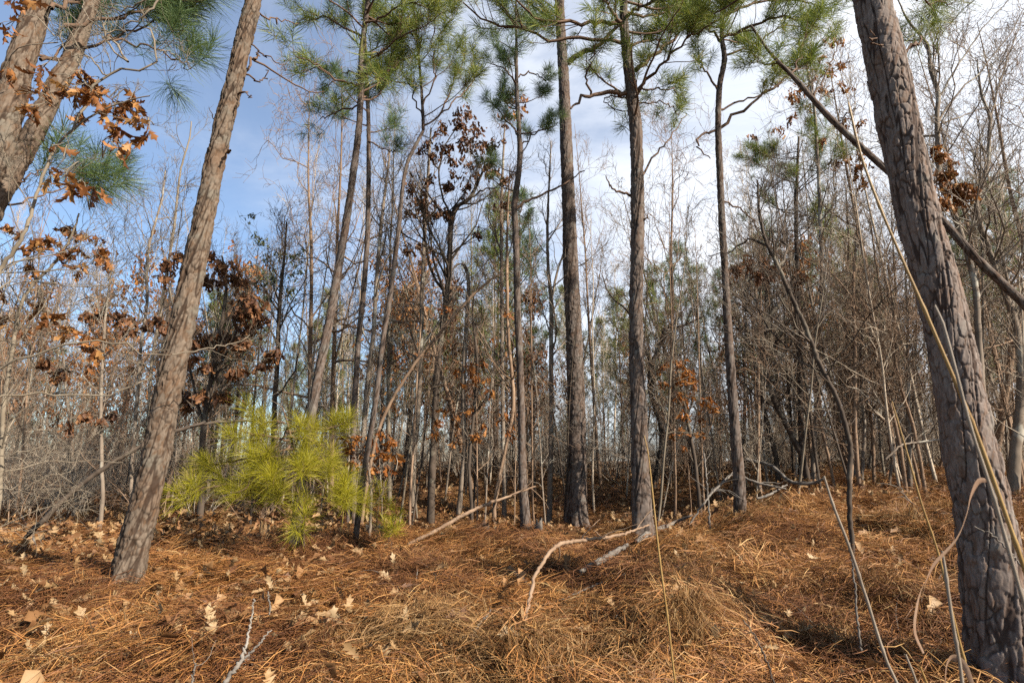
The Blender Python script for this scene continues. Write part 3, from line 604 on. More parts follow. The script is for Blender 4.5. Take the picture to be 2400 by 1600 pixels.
# ------------------------------------------------------------------ broadleaf trees traced one by one
def down(r, n, k=.9): return np.stack([r.normal(0, .5, n), r.normal(0, .5, n), -k + r.normal(0, .3, n)], 1)
def sapling(label, px, Y=None, m='twig_grey', n1=14, len1=1.1, t0=.35, n2=5, n3=4, rmin=.0022, seed=1, clusters=(), lmat='leaf_brown', lsize=.12, single=False, sides=10, dY=0.0, name='bare_tree', cat='tree', group='bare broadleaf trees', limbs=(), up=.12, spread=(.6, 1.15), wig=.2, cdep=.5, ldetail=False):
    r = np.random.default_rng(seed * 13 + 5); n1 = int(n1 * 1.35); len1 *= 1.2; n2 += 2
    base = hit(px[0][0], px[0][1]) if Y is None else at(px[0][0], px[0][1], Y); Y = base[1]
    path = trace(px, Y, dY); o = path[0, :3].copy(); gz = float(ground_z(o[0], o[1]))
    if abs(o[2] - gz) > .02:
        path = np.vstack([[o[0], o[1], gz - .05, path[0, 3] * 1.1], path]) if o[2] > gz else path; o = np.array([o[0], o[1], gz])
    root = thing(name, o, label, cat, group)
    c = catmull(path, max(24, int(len(px) * 9))); c[1:, :3] += r.normal(0, .0022, (len(c) - 1, 3))
    lump = 1 + .12 * (vnoise(np.arange(len(c)) * .9 + seed, np.zeros(len(c))) - .5)
    G = Geo(); G.tubes(c[:, :3] - o, c[:, 3] * lump, sides); link('trunk', G.build('trunk', M[m]), root)
    LB = bare_limbs(r, path, n1, len1, t0, n2, n3, rmin, up, spread, wig) if n1 else []
    for pts, w, dy in limbs:
        P, R = px_path(pts, Y, dy, 14, w, max(2, w * .35), r, .008); G = Geo(); G.tubes(P - o, R, 6); link('branch', G.build('branch', M[m]), root)
        LB += [(P[None], R[None])]
        if n1:
            q = np.column_stack([P, R]); LB += bare_limbs(r, q, 5, len1 * .5, .25, 3, 3, rmin, up, spread, wig)[:3]
    G = Geo(); k = 0
    for P, R in LB:
        if P.shape[0] == 1 and P.shape[1] == 14: continue
        G.tubes(P - o, R, 4 if k == 0 else 3); k += 1
    if clusters:
        allp = np.concatenate([P.reshape(-1, 3) for P, R in LB] + [c[int(len(c) * .25):, :3]]); H = Geo(); pos, drs = [], []
        for (u, v, rp, n) in clusters:
            n = int(n * 1.35) if single else int(n * 1.9)
            ctr = at(u, v, Y + r.uniform(-cdep, cdep)); rad = px2m(rp, u, v, Y)
            j = allp[int(np.argmin(np.linalg.norm(allp - ctr, axis=1)))]
            t = np.array([[*j, .004], [*((j + ctr) / 2 + np.array([0, 0, .06]) + r.normal(0, .03, 3)), .003], [*ctr, .0022]]); q = catmull(t, 8); G.tubes(q[:, :3] - o, q[:, 3], 3)
            nt = max(2, n // 4); tip = ctr + r.normal(0, rad * .55, (nt, 3)); P, R = grow(r, np.repeat(q[5:6, :3], nt, 0), tip - q[5:6, :3], np.linalg.norm(tip - q[5:6, :3], axis=1), np.full(nt, .002), 3, .2, 0, .7); G.tubes(P - o, R, 3)
            b = r.integers(0, nt, n); s, _, _ = on(P, R, b, r.uniform(.35, 1, n)); pos.append(s + r.normal(0, rad * .12, (n, 3))); drs.append(down(r, n))
        pos, drs = np.concatenate(pos), np.concatenate(drs); sz = lsize * r.uniform(.6, 1.2, len(pos))
    cb = link('crown', G.build('crown', M[m]), root) if G.n else None
    if clusters:
        if single:
            F = frames(r, drs); own = min(len(pos), 290)
            for i in range(own):
                w = int(r.integers(0, len(LEAF_V))); key = 'leaf_%s_%d' % (lmat, w)
                me = bpy.data.meshes.get(key) or mesh(key, LEAF_V[w][0], LEAF_V[w][1], None, M[lmat], True, {'rnd': np.full(len(LEAF_V[w][0]), w * .13)})
                lf = link('leaf', me, cb); lf.matrix_local = Matrix.Translation(Vector(pos[i] - o)) @ Matrix([list(F[i][j]) for j in range(3)]).to_4x4() @ Matrix.Scale(float(sz[i]), 4)
            if len(pos) > own:
                H = Geo(); leaves(H, r, pos[own:] - o, drs[own:], sz[own:], LEAF_V); tag(link('leaves', H.build('leaves', M[lmat], True), root), kind='stuff')
        else:
            H = Geo(); leaves(H, r, pos - o, drs, sz, LEAF_V if ldetail else LEAF_LO); tag(link('leaves', H.build('leaves', M[lmat], True), root), kind='stuff')
    return root

# upper left oak: pale crooked limbs and hanging leaves, each leaf its own piece
sapling('pale limbed oak hung with big brown leaves in front of the forked pine',
    [(-120, 1300, 22), (-90, 1000, 18), (-45, 760, 14), (0, 633, 12), (34, 589, 11), (62, 533, 10), (83, 465, 9), (114, 375, 8), (138, 337, 7), (172, 303, 6), (234, 262, 5), (300, 236, 4), (350, 225, 3)], Y=2.75, m='twig_pale', n1=9, len1=.5, t0=.35, n2=4, n3=3, rmin=.0014, seed=21, name='oak_tree', group='oaks holding brown leaves',
    limbs=[([(172, 303), (200, 240), (251, 177), (320, 160), (360, 158), (370, 117), (358, 69), (320, 59), (300, 75), (275, 110)], 8, .1), ([(300, 145), (275, 110), (240, 70), (205, 50), (190, -10)], 7, .15), ([(370, 0), (344, 38), (310, 52), (260, 75), (235, 70)], 6, .0),
           ([(251, 177), (207, 138), (165, 76), (153, 27)], 5, -.05), ([(207, 138), (186, 132), (150, 112), (142, 60)], 4, -.1), ([(186, 132), (185, 170), (205, 200), (228, 225)], 4, -.1), ([(375, 120), (400, 125), (450, 160)], 4, .1), ([(300, 145), (255, 100), (225, 20)], 6, .05), ([(350, -10), (300, 20), (245, 15), (200, -20)], 5, .1)],
    clusters=[(195, 185, 22, 12), (212, 225, 22, 12), (240, 215, 20, 8), (265, 265, 26, 14), (275, 300, 20, 9), (320, 245, 22, 12), (345, 285, 18, 7), (352, 325, 14, 3), (275, 350, 10, 2), (312, 350, 16, 4), (30, 10, 24, 7), (12, 60, 20, 6), (95, 165, 22, 7), (85, 215, 22, 9), (70, 250, 20, 6), (160, 215, 24, 10), (180, 270, 18, 6), (5, 170, 16, 5), (120, 350, 10, 2), (135, 415, 24, 6), (180, 450, 26, 8), (225, 440, 18, 5)],
    lsize=.105, single=True, cdep=.25)
sapling('leaning tan oak sapling with clumps of large brown leaves at the thicket edge',
    [(-5, 1190, 15), (5, 1040, 13), (10, 943, 12), (31, 805, 11), (45, 726, 10), (76, 668, 9), (131, 613, 8), (165, 558, 6), (185, 500, 4)], Y=3.8, m='twig_pale', n1=12, len1=.8, t0=.25, rmin=.0018, seed=22, name='oak_tree', group='oaks holding brown leaves',
    clusters=[(20, 545, 25, 10), (65, 570, 25, 12), (110, 555, 25, 14), (160, 535, 24, 12), (195, 560, 24, 14), (230, 585, 22, 14), (245, 612, 14, 8), (70, 620, 22, 8), (150, 600, 26, 10), (190, 620, 20, 8), (15, 760, 22, 10), (60, 775, 24, 10), (130, 740, 20, 10), (160, 765, 24, 14), (205, 785, 20, 12), (212, 815, 16, 8), (10, 690, 20, 7), (90, 715, 20, 8), (215, 850, 15, 5)],
    lsize=.105, single=True, cdep=.3)
sapling('bare silver shrub sending long arching pale branches across the thicket',
    [(-150, 1330, 16), (-100, 1150, 14), (-60, 1020, 12), (-40, 900, 9)], Y=3.3, m='twig_pale', n1=3, len1=.8, t0=.3, rmin=.0013, seed=23, name='bare_shrub', cat='shrub', group='bare shrubs',
    limbs=[([(-70, 900), (0, 860), (103, 823), (186, 802), (293, 805), (345, 830), (400, 832)], 8, .2), ([(-70, 960), (0, 929), (69, 921), (172, 924), (258, 923), (327, 898), (400, 850)], 8, .4), ([(-80, 1080), (0, 1065), (65, 1055), (130, 1035), (230, 1000)], 6, .1), ([(-80, 1110), (0, 1108), (80, 1088), (170, 1078), (300, 1082)], 6, .5),
           ([(-60, 1170), (0, 1150), (60, 1128), (85, 1100), (130, 1040)], 6, .0), ([(-50, 1200), (0, 1175), (70, 1135), (160, 1100), (190, 1050)], 5, .2), ([(-60, 650), (0, 640), (110, 635), (200, 640), (290, 665)], 5, .3), ([(-50, 700), (30, 665), (120, 662), (200, 672), (280, 662)], 4, .2), ([(403, 830), (480, 820), (540, 805), (585, 785)], 3.5, .3)], up=.02)

# pale and dark saplings on the left
sapling('pale straight sapling leaning a little, behind the tall tan pine', [(305, 1180, 10), (310, 1067, 9), (322, 930, 9), (331, 805, 8), (344, 719, 8), (344, 650, 8), (348, 582, 7), (362, 530, 6), (380, 460, 5), (388, 400, 3)], Y=7.5, m='twig_grey', n1=16, len1=1.1, seed=31)
sapling('whitish birch-like sapling whose tip stands clear against blue sky', [(340, 1150, 10), (347, 1000, 9), (355, 857, 8), (372, 754, 8), (389, 650, 7), (406, 547, 7), (413, 482, 6), (424, 396, 5), (444, 327, 4), (448, 285, 3)], Y=9, m='twig_pale', n1=18, len1=1.1, seed=32)
sapling('dark sapling with a sprinkle of small evergreen leaves', [(636, 1180, 13), (644, 943, 12), (651, 840, 11), (654, 737, 10), (661, 650, 8), (668, 582, 6), (672, 520, 4)], Y=7.8, m='twig_dark', n1=20, len1=1.0, seed=33, spread=(.4, .9),
    clusters=[(605, 560, 30, 26), (625, 610, 30, 30), (690, 600, 26, 24), (700, 640, 26, 26), (640, 650, 28, 28), (600, 660, 22, 18), (680, 690, 24, 24), (655, 590, 24, 24), (620, 700, 18, 14), (590, 510, 14, 12)], lmat='leaf_green', lsize=.055)
sapling('short oak behind the tall tan pine with masses of dark leaves', [(470, 1190, 18), (478, 1000, 15), (500, 860, 12), (520, 760, 10), (530, 660, 7), (520, 600, 4)], Y=7.0, m='twig_dark', n1=14, len1=1.0, seed=34, name='oak_tree', group='oaks holding brown leaves', lmat='leaf_dark', lsize=.105,
    limbs=[([(478, 1000), (440, 850), (400, 700), (390, 620)], 8, .3), ([(500, 860), (560, 800), (620, 760)], 7, -.2), ([(520, 760), (570, 720), (600, 690)], 6, .2)],
    clusters=[(390, 620, 30, 30), (420, 600, 20, 14), (385, 655, 20, 14), (520, 630, 34, 34), (550, 650, 28, 26), (500, 600, 20, 14), (500, 660, 24, 18), (575, 700, 30, 36), (600, 720, 28, 36), (560, 740, 26, 30), (615, 750, 24, 26), (590, 770, 24, 26), (480, 800, 30, 36), (530, 795, 30, 36), (565, 800, 26, 30), (450, 810, 20, 16), (640, 830, 22, 20), (620, 860, 20, 14), (550, 875, 18, 20), (450, 845, 16, 12), (475, 860, 14, 12), (430, 930, 24, 22), (470, 925, 22, 22), (520, 930, 24, 26), (440, 960, 12, 8)])
sapling('thin oak in the thicket hung with dull brown leaf sprays', [(240, 1180, 11), (236, 1000, 9), (240, 850, 8), (250, 720, 6), (262, 620, 4)], Y=6.2, m='twig_grey', n1=16, len1=1.0, seed=35, name='oak_tree', group='oaks holding brown leaves', lmat='leaf_dark', lsize=.10,
    clusters=[(210, 740, 20, 16), (245, 735, 22, 20), (280, 745, 22, 20), (310, 755, 18, 14), (295, 775, 16, 14), (340, 755, 16, 12), (370, 750, 20, 18), (385, 775, 20, 18), (130, 880, 20, 14), (150, 880, 16, 10), (100, 850, 18, 10), (200, 970, 18, 12), (240, 985, 18, 14), (265, 970, 14, 10), (150, 1000, 16, 8)])
# centre
sapling('slim grey sapling with forked twigs behind the slim dark pine', [(846, 1150, 13), (852, 1012, 11), (862, 892, 11), (876, 771, 10), (883, 650, 9), (893, 530, 8), (905, 430, 6), (915, 350, 4)], Y=7.8, n1=16, len1=1.2, seed=41)
sapling('straight pole-like sapling on the far side of the hollow', [(970, 1085, 12), (979, 978, 11), (986, 840, 11), (989, 702, 10), (996, 530, 9), (1004, 400, 7), (1010, 300, 4)], Y=9.4, n1=14, len1=1.3, seed=42)
sapling('dark bent oak carrying the brown leaf crown between the pines', [(1012, 1125, 18), (1017, 1029, 16), (1025, 874, 15), (1041, 737, 14), (1053, 633, 13), (1057, 530, 12), (1072, 485, 10), (1100, 465, 9), (1127, 413, 6), (1140, 370, 4)], Y=8.2, m='twig_dark', n1=16, len1=1.2, t0=.55, seed=43, name='oak_tree', group='oaks holding brown leaves', lmat='leaf_dark', lsize=.10,
    limbs=[([(1057, 530), (1020, 480), (985, 420), (970, 380)], 6, .3), ([(1060, 520), (1030, 430), (1040, 350), (1070, 300)], 6, -.2), ([(1100, 465), (1150, 440), (1180, 480)], 5, .3), ([(1030, 400), (1000, 360), (985, 345)], 4, .1)],
    clusters=[(1093, 272, 24, 22), (1069, 293, 26, 30), (1045, 305, 22, 18), (1110, 300, 24, 22), (1041, 344, 24, 26), (1085, 330, 26, 30), (1127, 344, 28, 32), (1110, 395, 28, 30), (1060, 385, 24, 22), (1015, 365, 20, 16), (993, 340, 20, 16), (965, 441, 26, 26), (985, 465, 26, 28), (1000, 490, 26, 30), (1025, 500, 22, 22), (1051, 441, 20, 18), (1041, 503, 22, 22), (1144, 379, 26, 26), (1155, 340, 22, 18), (1179, 482, 18, 14), (1180, 420, 18, 14), (960, 500, 20, 16), (1005, 420, 18, 14), (1090, 430, 18, 14), (1150, 410, 20, 16), (960, 585, 16, 12), (985, 580, 14, 10), (1020, 585, 14, 10), (1120, 540, 14, 10)])
sapling('dead hooked snag, its top bent over like a crook', [(1074, 1213, 14), (1086, 1094, 12), (1089, 1046, 12), (1086, 909, 11), (1093, 771, 11), (1098, 690, 10), (1097, 650, 9), (1090, 625, 8), (1080, 617, 7), (1066, 625, 5), (1055, 640, 3)], m='twig_grey', n1=4, len1=.5, t0=.3, seed=44, name='dead_tree')
sapling('thin leaning trunk slanting up from the orange sapling to the snag', [(852, 1185, 9.4), (890, 1000, 7.9), (960, 870, 7.2), (1040, 770, 7.2), (1100, 700, 6.5), (1150, 655, 5.0), (1175, 640, 2.9)], Y=6.6, m='twig_brown', n1=6, len1=.6, t0=.6, seed=45, name='leaning_tree')
sapling('smooth grey sapling close behind the narrow spired pine', [(1182, 1135, 11), (1179, 1012, 10), (1177, 805, 9), (1175, 530, 8), (1178, 400, 6), (1184, 280, 3)], Y=8.8, n1=14, len1=1.1, seed=46)
sapling('reddish thin sapling with a kinked foot and few brown leaves', [(1160, 1175, 10), (1183, 1060, 9), (1203, 943, 9), (1192, 800, 8), (1189, 720, 8), (1188, 600, 7), (1190, 500, 5), (1195, 400, 3)], Y=7.6, m='twig_brown', n1=12, len1=.9, seed=47, lmat='leaf_orange', lsize=.11, single=True, cdep=.15,
    clusters=[(1195, 735, 16, 9), (1187, 680, 8, 4), (1180, 975, 16, 7), (1195, 1008, 14, 9), (1200, 1030, 10, 5), (1160, 790, 8, 3), (1205, 215, 24, 26), (1190, 200, 16, 12), (1215, 245, 18, 18), (1186, 270, 18, 14), (1180, 285, 14, 8)])
sapling('thin dark sapling by the hollow with clusters of rusty orange leaves', [(1105, 1190, 9), (1100, 1080, 8), (1112, 950, 8), (1118, 850, 7), (1108, 740, 5), (1112, 690, 3)], Y=7.2, m='twig_dark', n1=10, len1=.8, t0=.2, seed=48, name='oak_tree', group='oaks holding brown leaves', lmat='leaf_orange', lsize=.115, single=True, cdep=.2,
    clusters=[(1105, 850, 16, 12), (1130, 845, 16, 12), (1110, 880, 18, 14), (1150, 880, 14, 8), (1085, 900, 14, 8), (1070, 870, 10, 5), (1040, 960, 16, 12), (1022, 990, 16, 12), (1015, 1020, 12, 8), (1070, 975, 14, 10), (1075, 1000, 12, 8), (1120, 1020, 16, 12), (1135, 1000, 10, 6), (1150, 920, 12, 7), (1080, 680, 10, 5), (1025, 720, 10, 6), (1055, 720, 8, 4), (1100, 960, 10, 6), (1060, 1040, 10, 6)])
sapling('forked pale sapling between the spired pine and the straight furrowed pine', [(1287, 1236, 15), (1290, 1100, 12), (1292, 1012, 11), (1292, 840, 11), (1292, 702, 10), (1286, 644, 8), (1283, 560, 7), (1286, 450, 5), (1292, 330, 3)], m='twig_grey', n1=14, len1=1.0, t0=.4, seed=49, limbs=[([(1292, 720), (1300, 660), (1313, 616), (1330, 560), (1345, 480)], 8, .3)])
sapling('knotty black barked crooked tree behind the sturdy pine', [(1533, 1142, 15), (1541, 1094, 14), (1551, 1040, 14), (1548, 990, 13), (1535, 955, 12), (1523, 909, 11), (1527, 857, 11), (1534, 838, 10), (1551, 799, 8), (1558, 771, 7), (1599, 764, 6), (1650, 740, 4)], m='twig_dark', n1=12, len1=1.2, t0=.35, seed=50, limbs=[([(1527, 857), (1505, 800), (1470, 730), (1430, 690), (1410, 640)], 7, .3)])
sapling('small oak full of rust coloured leaves left of the middling pine', [(1640, 1190, 10), (1630, 1090, 9), (1610, 980, 8), (1590, 880, 6), (1580, 800, 4)], Y=7.4, m='twig_dark', n1=10, len1=.7, t0=.2, seed=51, name='oak_tree', group='oaks holding brown leaves', lmat='leaf_orange', lsize=.115, single=True, cdep=.25,
    clusters=[(1560, 860, 18, 14), (1590, 850, 20, 16), (1610, 880, 22, 20), (1585, 890, 20, 16), (1630, 905, 18, 14), (1590, 925, 20, 16), (1615, 940, 20, 16), (1650, 950, 18, 14), (1675, 960, 14, 8), (1640, 980, 18, 14), (1605, 970, 18, 14), (1600, 1010, 14, 8), (1630, 1020, 14, 8), (1665, 930, 12, 7), (1610, 1050, 10, 5), (1570, 1020, 10, 5), (1555, 905, 12, 8)])
sapling('knee-high oak sprout with bright orange leaves beside the whip-thin pine', [(868, 1225, 7), (870, 1150, 6), (862, 1080, 5), (858, 1030, 4)], Y=5.7, m='twig_grey', n1=6, len1=.4, t0=.3, n2=3, n3=2, seed=52, name='oak_sprout', cat='oak sprout', group='oak sprouts', lmat='leaf_orange', lsize=.125, single=True, cdep=.15,
    clusters=[(800, 1030, 12, 6), (812, 1055, 12, 7), (838, 1020, 14, 7), (820, 1080, 12, 8), (878, 1022, 14, 8), (903, 1015, 16, 10), (915, 1038, 14, 9), (905, 1060, 14, 9), (925, 1065, 10, 5), (912, 1092, 12, 6), (868, 1065, 14, 8), (875, 1095, 12, 7), (840, 1060, 8, 3)])
# right
sapling('dark rough sapling leaning out of the straw, its long stem kinked at mid height', [(2000, 1346, 15), (1996, 1267, 13), (1991, 1198, 13), (1991, 1100, 13), (1993, 1047, 13), (1965, 943, 12), (1920, 850, 12), (1886, 764, 12), (1858, 702, 11), (1820, 616, 10), (1793, 560, 8), (1780, 500, 7), (1775, 420, 4)], m='twig_dark', n1=16, len1=.9, t0=.42, seed=61, rmin=.0018,
    limbs=[([(1825, 622), (1840, 590), (1836, 540), (1850, 470)], 8, .2), ([(1800, 575), (1760, 560), (1735, 572), (1715, 590), (1660, 600)], 7, .2)])
sapling('black forked tree, one arm bending up behind the middling pine', [(1885, 1085, 15), (1841, 991, 14), (1810, 926, 13), (1793, 850, 13), (1786, 771, 13), (1800, 745, 11), (1824, 716, 11), (1850, 680, 8), (1870, 600, 5)], Y=8.0, m='twig_dark', n1=14, len1=1.2, t0=.3, seed=62, limbs=[([(1786, 771), (1765, 740), (1735, 715), (1712, 705)], 8, .1), ([(1810, 930), (1840, 905), (1880, 903), (1920, 920), (1935, 935)], 6, .2)], lmat='leaf_dark', lsize=.1,
    clusters=[(1720, 626, 22, 20), (1750, 615, 20, 16), (1780, 640, 24, 24), (1813, 640, 26, 28), (1840, 630, 24, 24), (1875, 640, 22, 20), (1795, 610, 20, 16), (1860, 660, 18, 14), (1700, 650, 14, 8)], name='oak_tree', group='oaks holding brown leaves')
sapling('dark thin tree standing in front of the black forked tree', [(1820, 1085, 12), (1813, 1047, 12), (1786, 943, 11), (1779, 874, 10), (1790, 760, 8), (1800, 650, 6), (1812, 540, 3)], Y=8.6, m='twig_dark', n1=14, len1=1.1, seed=63)
STEMS = [[(2012, 1120, 11), (2004, 1000, 10), (2003, 870, 10), (2003, 799, 9), (2000, 690, 7), (2005, 560, 4)], [(2020, 1118, 10), (2026, 1010, 9), (2020, 920, 8), (2017, 820, 7), (2030, 700, 4)], [(2048, 1118, 9), (2045, 1010, 9), (2030, 930, 8), (2010, 880, 8), (1975, 838, 8), (1985, 800, 7), (1982, 760, 7), (1960, 735, 5)],
         [(2120, 1120, 10), (2110, 1050, 10), (2090, 960, 9), (2065, 874, 9), (2030, 771, 8), (1990, 690, 6), (1940, 630, 4)], [(2150, 1115, 9), (2130, 1040, 9), (2100, 985, 8), (2085, 930, 8), (2100, 840, 7), (2095, 740, 6), (2080, 620, 4)], [(2085, 1125, 8), (2095, 1050, 8), (2075, 990, 8), (2040, 960, 7), (2010, 1000, 6)],
         [(2160, 1100, 10), (2140, 1000, 9), (2110, 900, 8), (2090, 800, 7), (2060, 660, 6), (2040, 520, 4)], [(1950, 1110, 8), (1930, 1020, 7), (1915, 960, 7), (1905, 870, 6), (1910, 760, 4)]]
WORDS = ['upright stem', 'close second stem', 'zigzag stem', 'long slanting stem', 'swerving stem', 'short hooked stem', 'tall arching stem', 'outermost thin stem']
for i, (s_, w_) in enumerate(zip(STEMS, WORDS)):
    sapling(w_ + ' of the crowded bare clump behind the straw mound', s_, Y=7.6 + .35 * (i % 3), m=['twig_brown', 'twig_grey', 'twig_brown', 'twig_brown'][i % 4], n1=12, len1=1.1, t0=.3, seed=70 + i, group='stems of the bare clump', rmin=.0024)
sapling('grey tree with a snaking upper trunk behind the largest pine', [(2318, 1130, 20), (2299, 874, 18), (2292, 771, 18), (2285, 668, 17), (2250, 540, 16), (2206, 420, 15), (2199, 344, 14), (2196, 275, 13), (2199, 220, 12), (2182, 165, 11), (2172, 103, 9), (2130, 52, 6), (2100, -10, 3)], Y=7.0, m='twig_grey', n1=20, len1=1.6, t0=.35, n2=7, seed=81, name='oak_tree', group='oaks holding brown leaves', lmat='leaf_brown', lsize=.105, limbs=[([(2200, 285), (2240, 225), (2300, 165), (2360, 90), (2400, 20)], 7, .3), ([(2200, 230), (2260, 130), (2310, 60), (2380, -20)], 6, -.2), ([(2205, 290), (2290, 260), (2400, 230)], 5, .2)],
    clusters=[(2206, 365, 20, 18), (2215, 400, 22, 20), (2230, 440, 26, 26), (2254, 441, 24, 24), (2280, 445, 22, 20), (2215, 470, 22, 18), (2250, 475, 20, 16), (2190, 345, 14, 8), (2225, 375, 16, 10)])
sapling('pale leafless tree by the frame edge forking above the brown clusters', [(2372, 1172, 36), (2380, 1060, 32), (2394, 900, 26), (2380, 760, 20), (2330, 620, 16), (2290, 500, 14), (2300, 440, 13), (2316, 379, 12), (2318, 320, 10), (2320, 275, 9), (2300, 220, 7), (2290, 140, 4)], m='twig_grey', n1=18, len1=1.5, t0=.35, n2=6, seed=82, limbs=[([(2320, 275), (2345, 190), (2370, 110), (2400, 30)], 6, .2), ([(2295, 490), (2340, 400), (2400, 330)], 7, -.2)])
sapling('thin oak with sparse tan leaves under the sweeping pine bough', [(1905, 1120, 12), (1915, 900, 11), (1925, 700, 10), (1922, 500, 9), (1915, 350, 8), (1905, 230, 6), (1880, 120, 3)], Y=8.2, m='twig_grey', n1=22, len1=1.3, t0=.45, n2=6, seed=83, name='oak_tree', group='oaks holding brown leaves', lmat='leaf_brown', lsize=.085,
    clusters=[(1806, 190, 26, 16), (1830, 150, 24, 14), (1868, 213, 26, 16), (1855, 235, 22, 14), (1905, 195, 24, 14), (1944, 162, 26, 18), (1925, 215, 22, 14), (1961, 103, 24, 16), (1979, 286, 20, 10), (2020, 286, 20, 10), (1813, 303, 22, 12), (1850, 280, 20, 10), (1985, 210, 24, 12), (1890, 250, 22, 12), (1979, 372, 24, 20), (2013, 389, 24, 22), (2025, 360, 18, 12), (1960, 390, 22, 16), (1925, 330, 18, 10), (2000, 420, 20, 14), (2030, 430, 18, 12), (1760, 320, 18, 8), (1970, 150, 20, 12), (1945, 90, 20, 10), (1920, 130, 16, 8)], cdep=.8)
pine('young pine with a bright clump of needles at the oak branch', [(1880, 1110, 16), (1875, 900, 14), (1870, 700, 12), (1866, 520, 10), (1868, 420, 8), (1872, 320, 5)], Y=8.8, barkm='bark_grey', k=24, step=.03, cw=.02, ch=.04, depth=.001, seed=84, z0='drop', nmat='needle', autos=[(300, 460, 12, .9, 7), (460, 620, 5, .9, 4)], tsc=1.0)

MARK_U = [(-30, 'the forked pine'), (400, 'the tall tan pine'), (640, 'the bright young pine'), (760, 'the slim dark pine'), (920, 'the whip-thin pine'), (1090, 'the hooked snag'), (1217, 'the narrow spired pine'), (1345, 'the straight furrowed pine'), (1495, 'the sturdy pine'), (1715, 'the middling pine'), (1940, 'the kinked dark sapling'), (2080, 'the crowded bare clump'), (2250, 'the largest pine'), (2420, 'the pale forking tree')]
def beyond(x, Y):
    u = proj((x, Y, 1.5))[0]; return min(MARK_U, key=lambda m: abs(m[0] - u))[1]
MARK_XY = [(hit(u, v)[:2], n) for (u, v, n) in [(286, 1393, 'the tall tan pine'), (684, 1311, 'the slim dark pine'), (560, 1560, 'the forked bleached twig'), (830, 1291, 'the whip-thin pine'), (1235, 1257, 'the narrow spired pine'), (1354, 1252, 'the straight furrowed pine'), (1510, 1288, 'the sturdy pine'), (1735, 1232, 'the middling pine'), (1240, 1450, 'the curved grey branch'), (1420, 1360, 'the split log'), (2000, 1346, 'the kinked dark sapling'), (2200, 1560, 'the largest pine'), (80, 1250, 'the dark broken branch'), (1560, 1560, 'the thin golden stalk'), (2030, 1560, 'the long grey stalk'), (970, 1270, 'the brown dead pole')]]
def near(x, y): return min(MARK_XY, key=lambda m: (m[0][0] - x) ** 2 + (m[0][1] - y) ** 2)[1]
def tall_word(h): return 'tall' if h > 5 else 'knee-high' if h < 1.2 else 'low' if h < 2.6 else 'middling'
HUE = {'stem_far': 'pale tan', 'twig_brown': 'brown', 'twig_grey': 'grey', 'twig_dark': 'dark', 'twig_pale': 'whitish'}
MAT_HUE = {M[k].name: v for k, v in HUE.items()}
def hue(me): return MAT_HUE.get(me.materials[0].name, 'brown')

# ------------------------------------------------------------------ thicket behind: kinds built once, every tree a thing of its own
def bare_kind(seed, h, r0, n1, len1, n2, n3, m, lean=.06, rmin=.004, t0=.3, wig=.2, spread=(.5, 1.1)):
    r = np.random.default_rng(seed); n = 9; z = np.linspace(-.1, h, n)
    xy = np.cumsum(r.normal(0, .018 * h / 5, (n, 2)), 0) + np.outer(z, r.normal(0, lean, 2)); xy -= xy[0]
    p = np.column_stack([xy, z, r0 * (1 - .9 * np.linspace(0, 1, n) ** 1.1)])
    G = Geo(); c = catmull(p, 26); G.tubes(c[:, :3], c[:, 3], 7); t = G.build('bare_trunk', M[m])
    H = Geo()
    for i, (P, R) in enumerate(bare_limbs(r, p, n1, len1, t0, n2, n3, rmin, .1, spread, wig)): H.tubes(P, R, 4 if i == 0 else 3)
    return t, H.build('bare_crown', M[m]), h
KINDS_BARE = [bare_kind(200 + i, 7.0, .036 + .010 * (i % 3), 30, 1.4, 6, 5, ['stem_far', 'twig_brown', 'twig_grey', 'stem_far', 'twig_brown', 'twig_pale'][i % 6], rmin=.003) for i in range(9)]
KINDS_CROOK = [bare_kind(260 + i, 5.0, .05, 15, 2.4, 7, 6, ['twig_brown', 'twig_grey', 'twig_brown', 'twig_grey'][i], lean=.16, rmin=.003, t0=.15, wig=.36, spread=(.6, 1.3)) for i in range(4)]
def top_row(r, u):
    tall = r.random() < .22
    if u < 520: return r.uniform(420, 700) if tall else r.uniform(700, 940)
    if u < 800: return r.uniform(560, 760) if tall else r.uniform(780, 960)
    if u < 1250: return r.uniform(330, 650) if tall else r.uniform(700, 950)
    if u < 1700: return r.uniform(420, 700) if tall else r.uniform(680, 940)
    return r.uniform(230, 520) if tall else r.uniform(480, 860)
r = np.random.default_rng(404)
nb = 0; spots = []
while nb < 235:
    Y = 8.5 + 22 * r.random() ** 1.1; u = r.uniform(-150, 2440)
    x = (u - 1200) / FPX * Y * 1.02
    if any((x - a) ** 2 + (Y - b) ** 2 < .35 for a, b in spots): continue
    if 900 < u < 1700 and Y < 10.5: continue
    spots.append((x, Y)); z = float(ground_z(x, Y)); zt = at(u, top_row(r, u), Y)[2]; h = float(np.clip(zt - z, 1.6, 11.5))
    t, c, h0 = KINDS_BARE[int(r.integers(0, len(KINDS_BARE)))]
    o = thing('bare_sapling', (x, Y, z), f'{tall_word(h)} slender {hue(t)} leafless sapling in the thicket beyond {beyond(x, Y)}', 'sapling', 'saplings of the thicket'); s = h / h0; sw = s ** .7 * r.uniform(.6, 1.0)
    o.rotation_euler = (r.normal(0, .04), r.normal(0, .04), r.uniform(0, 6.28)); o.scale = (sw, sw, s)
    link('trunk', t, o); link('crown', c, o); nb += 1

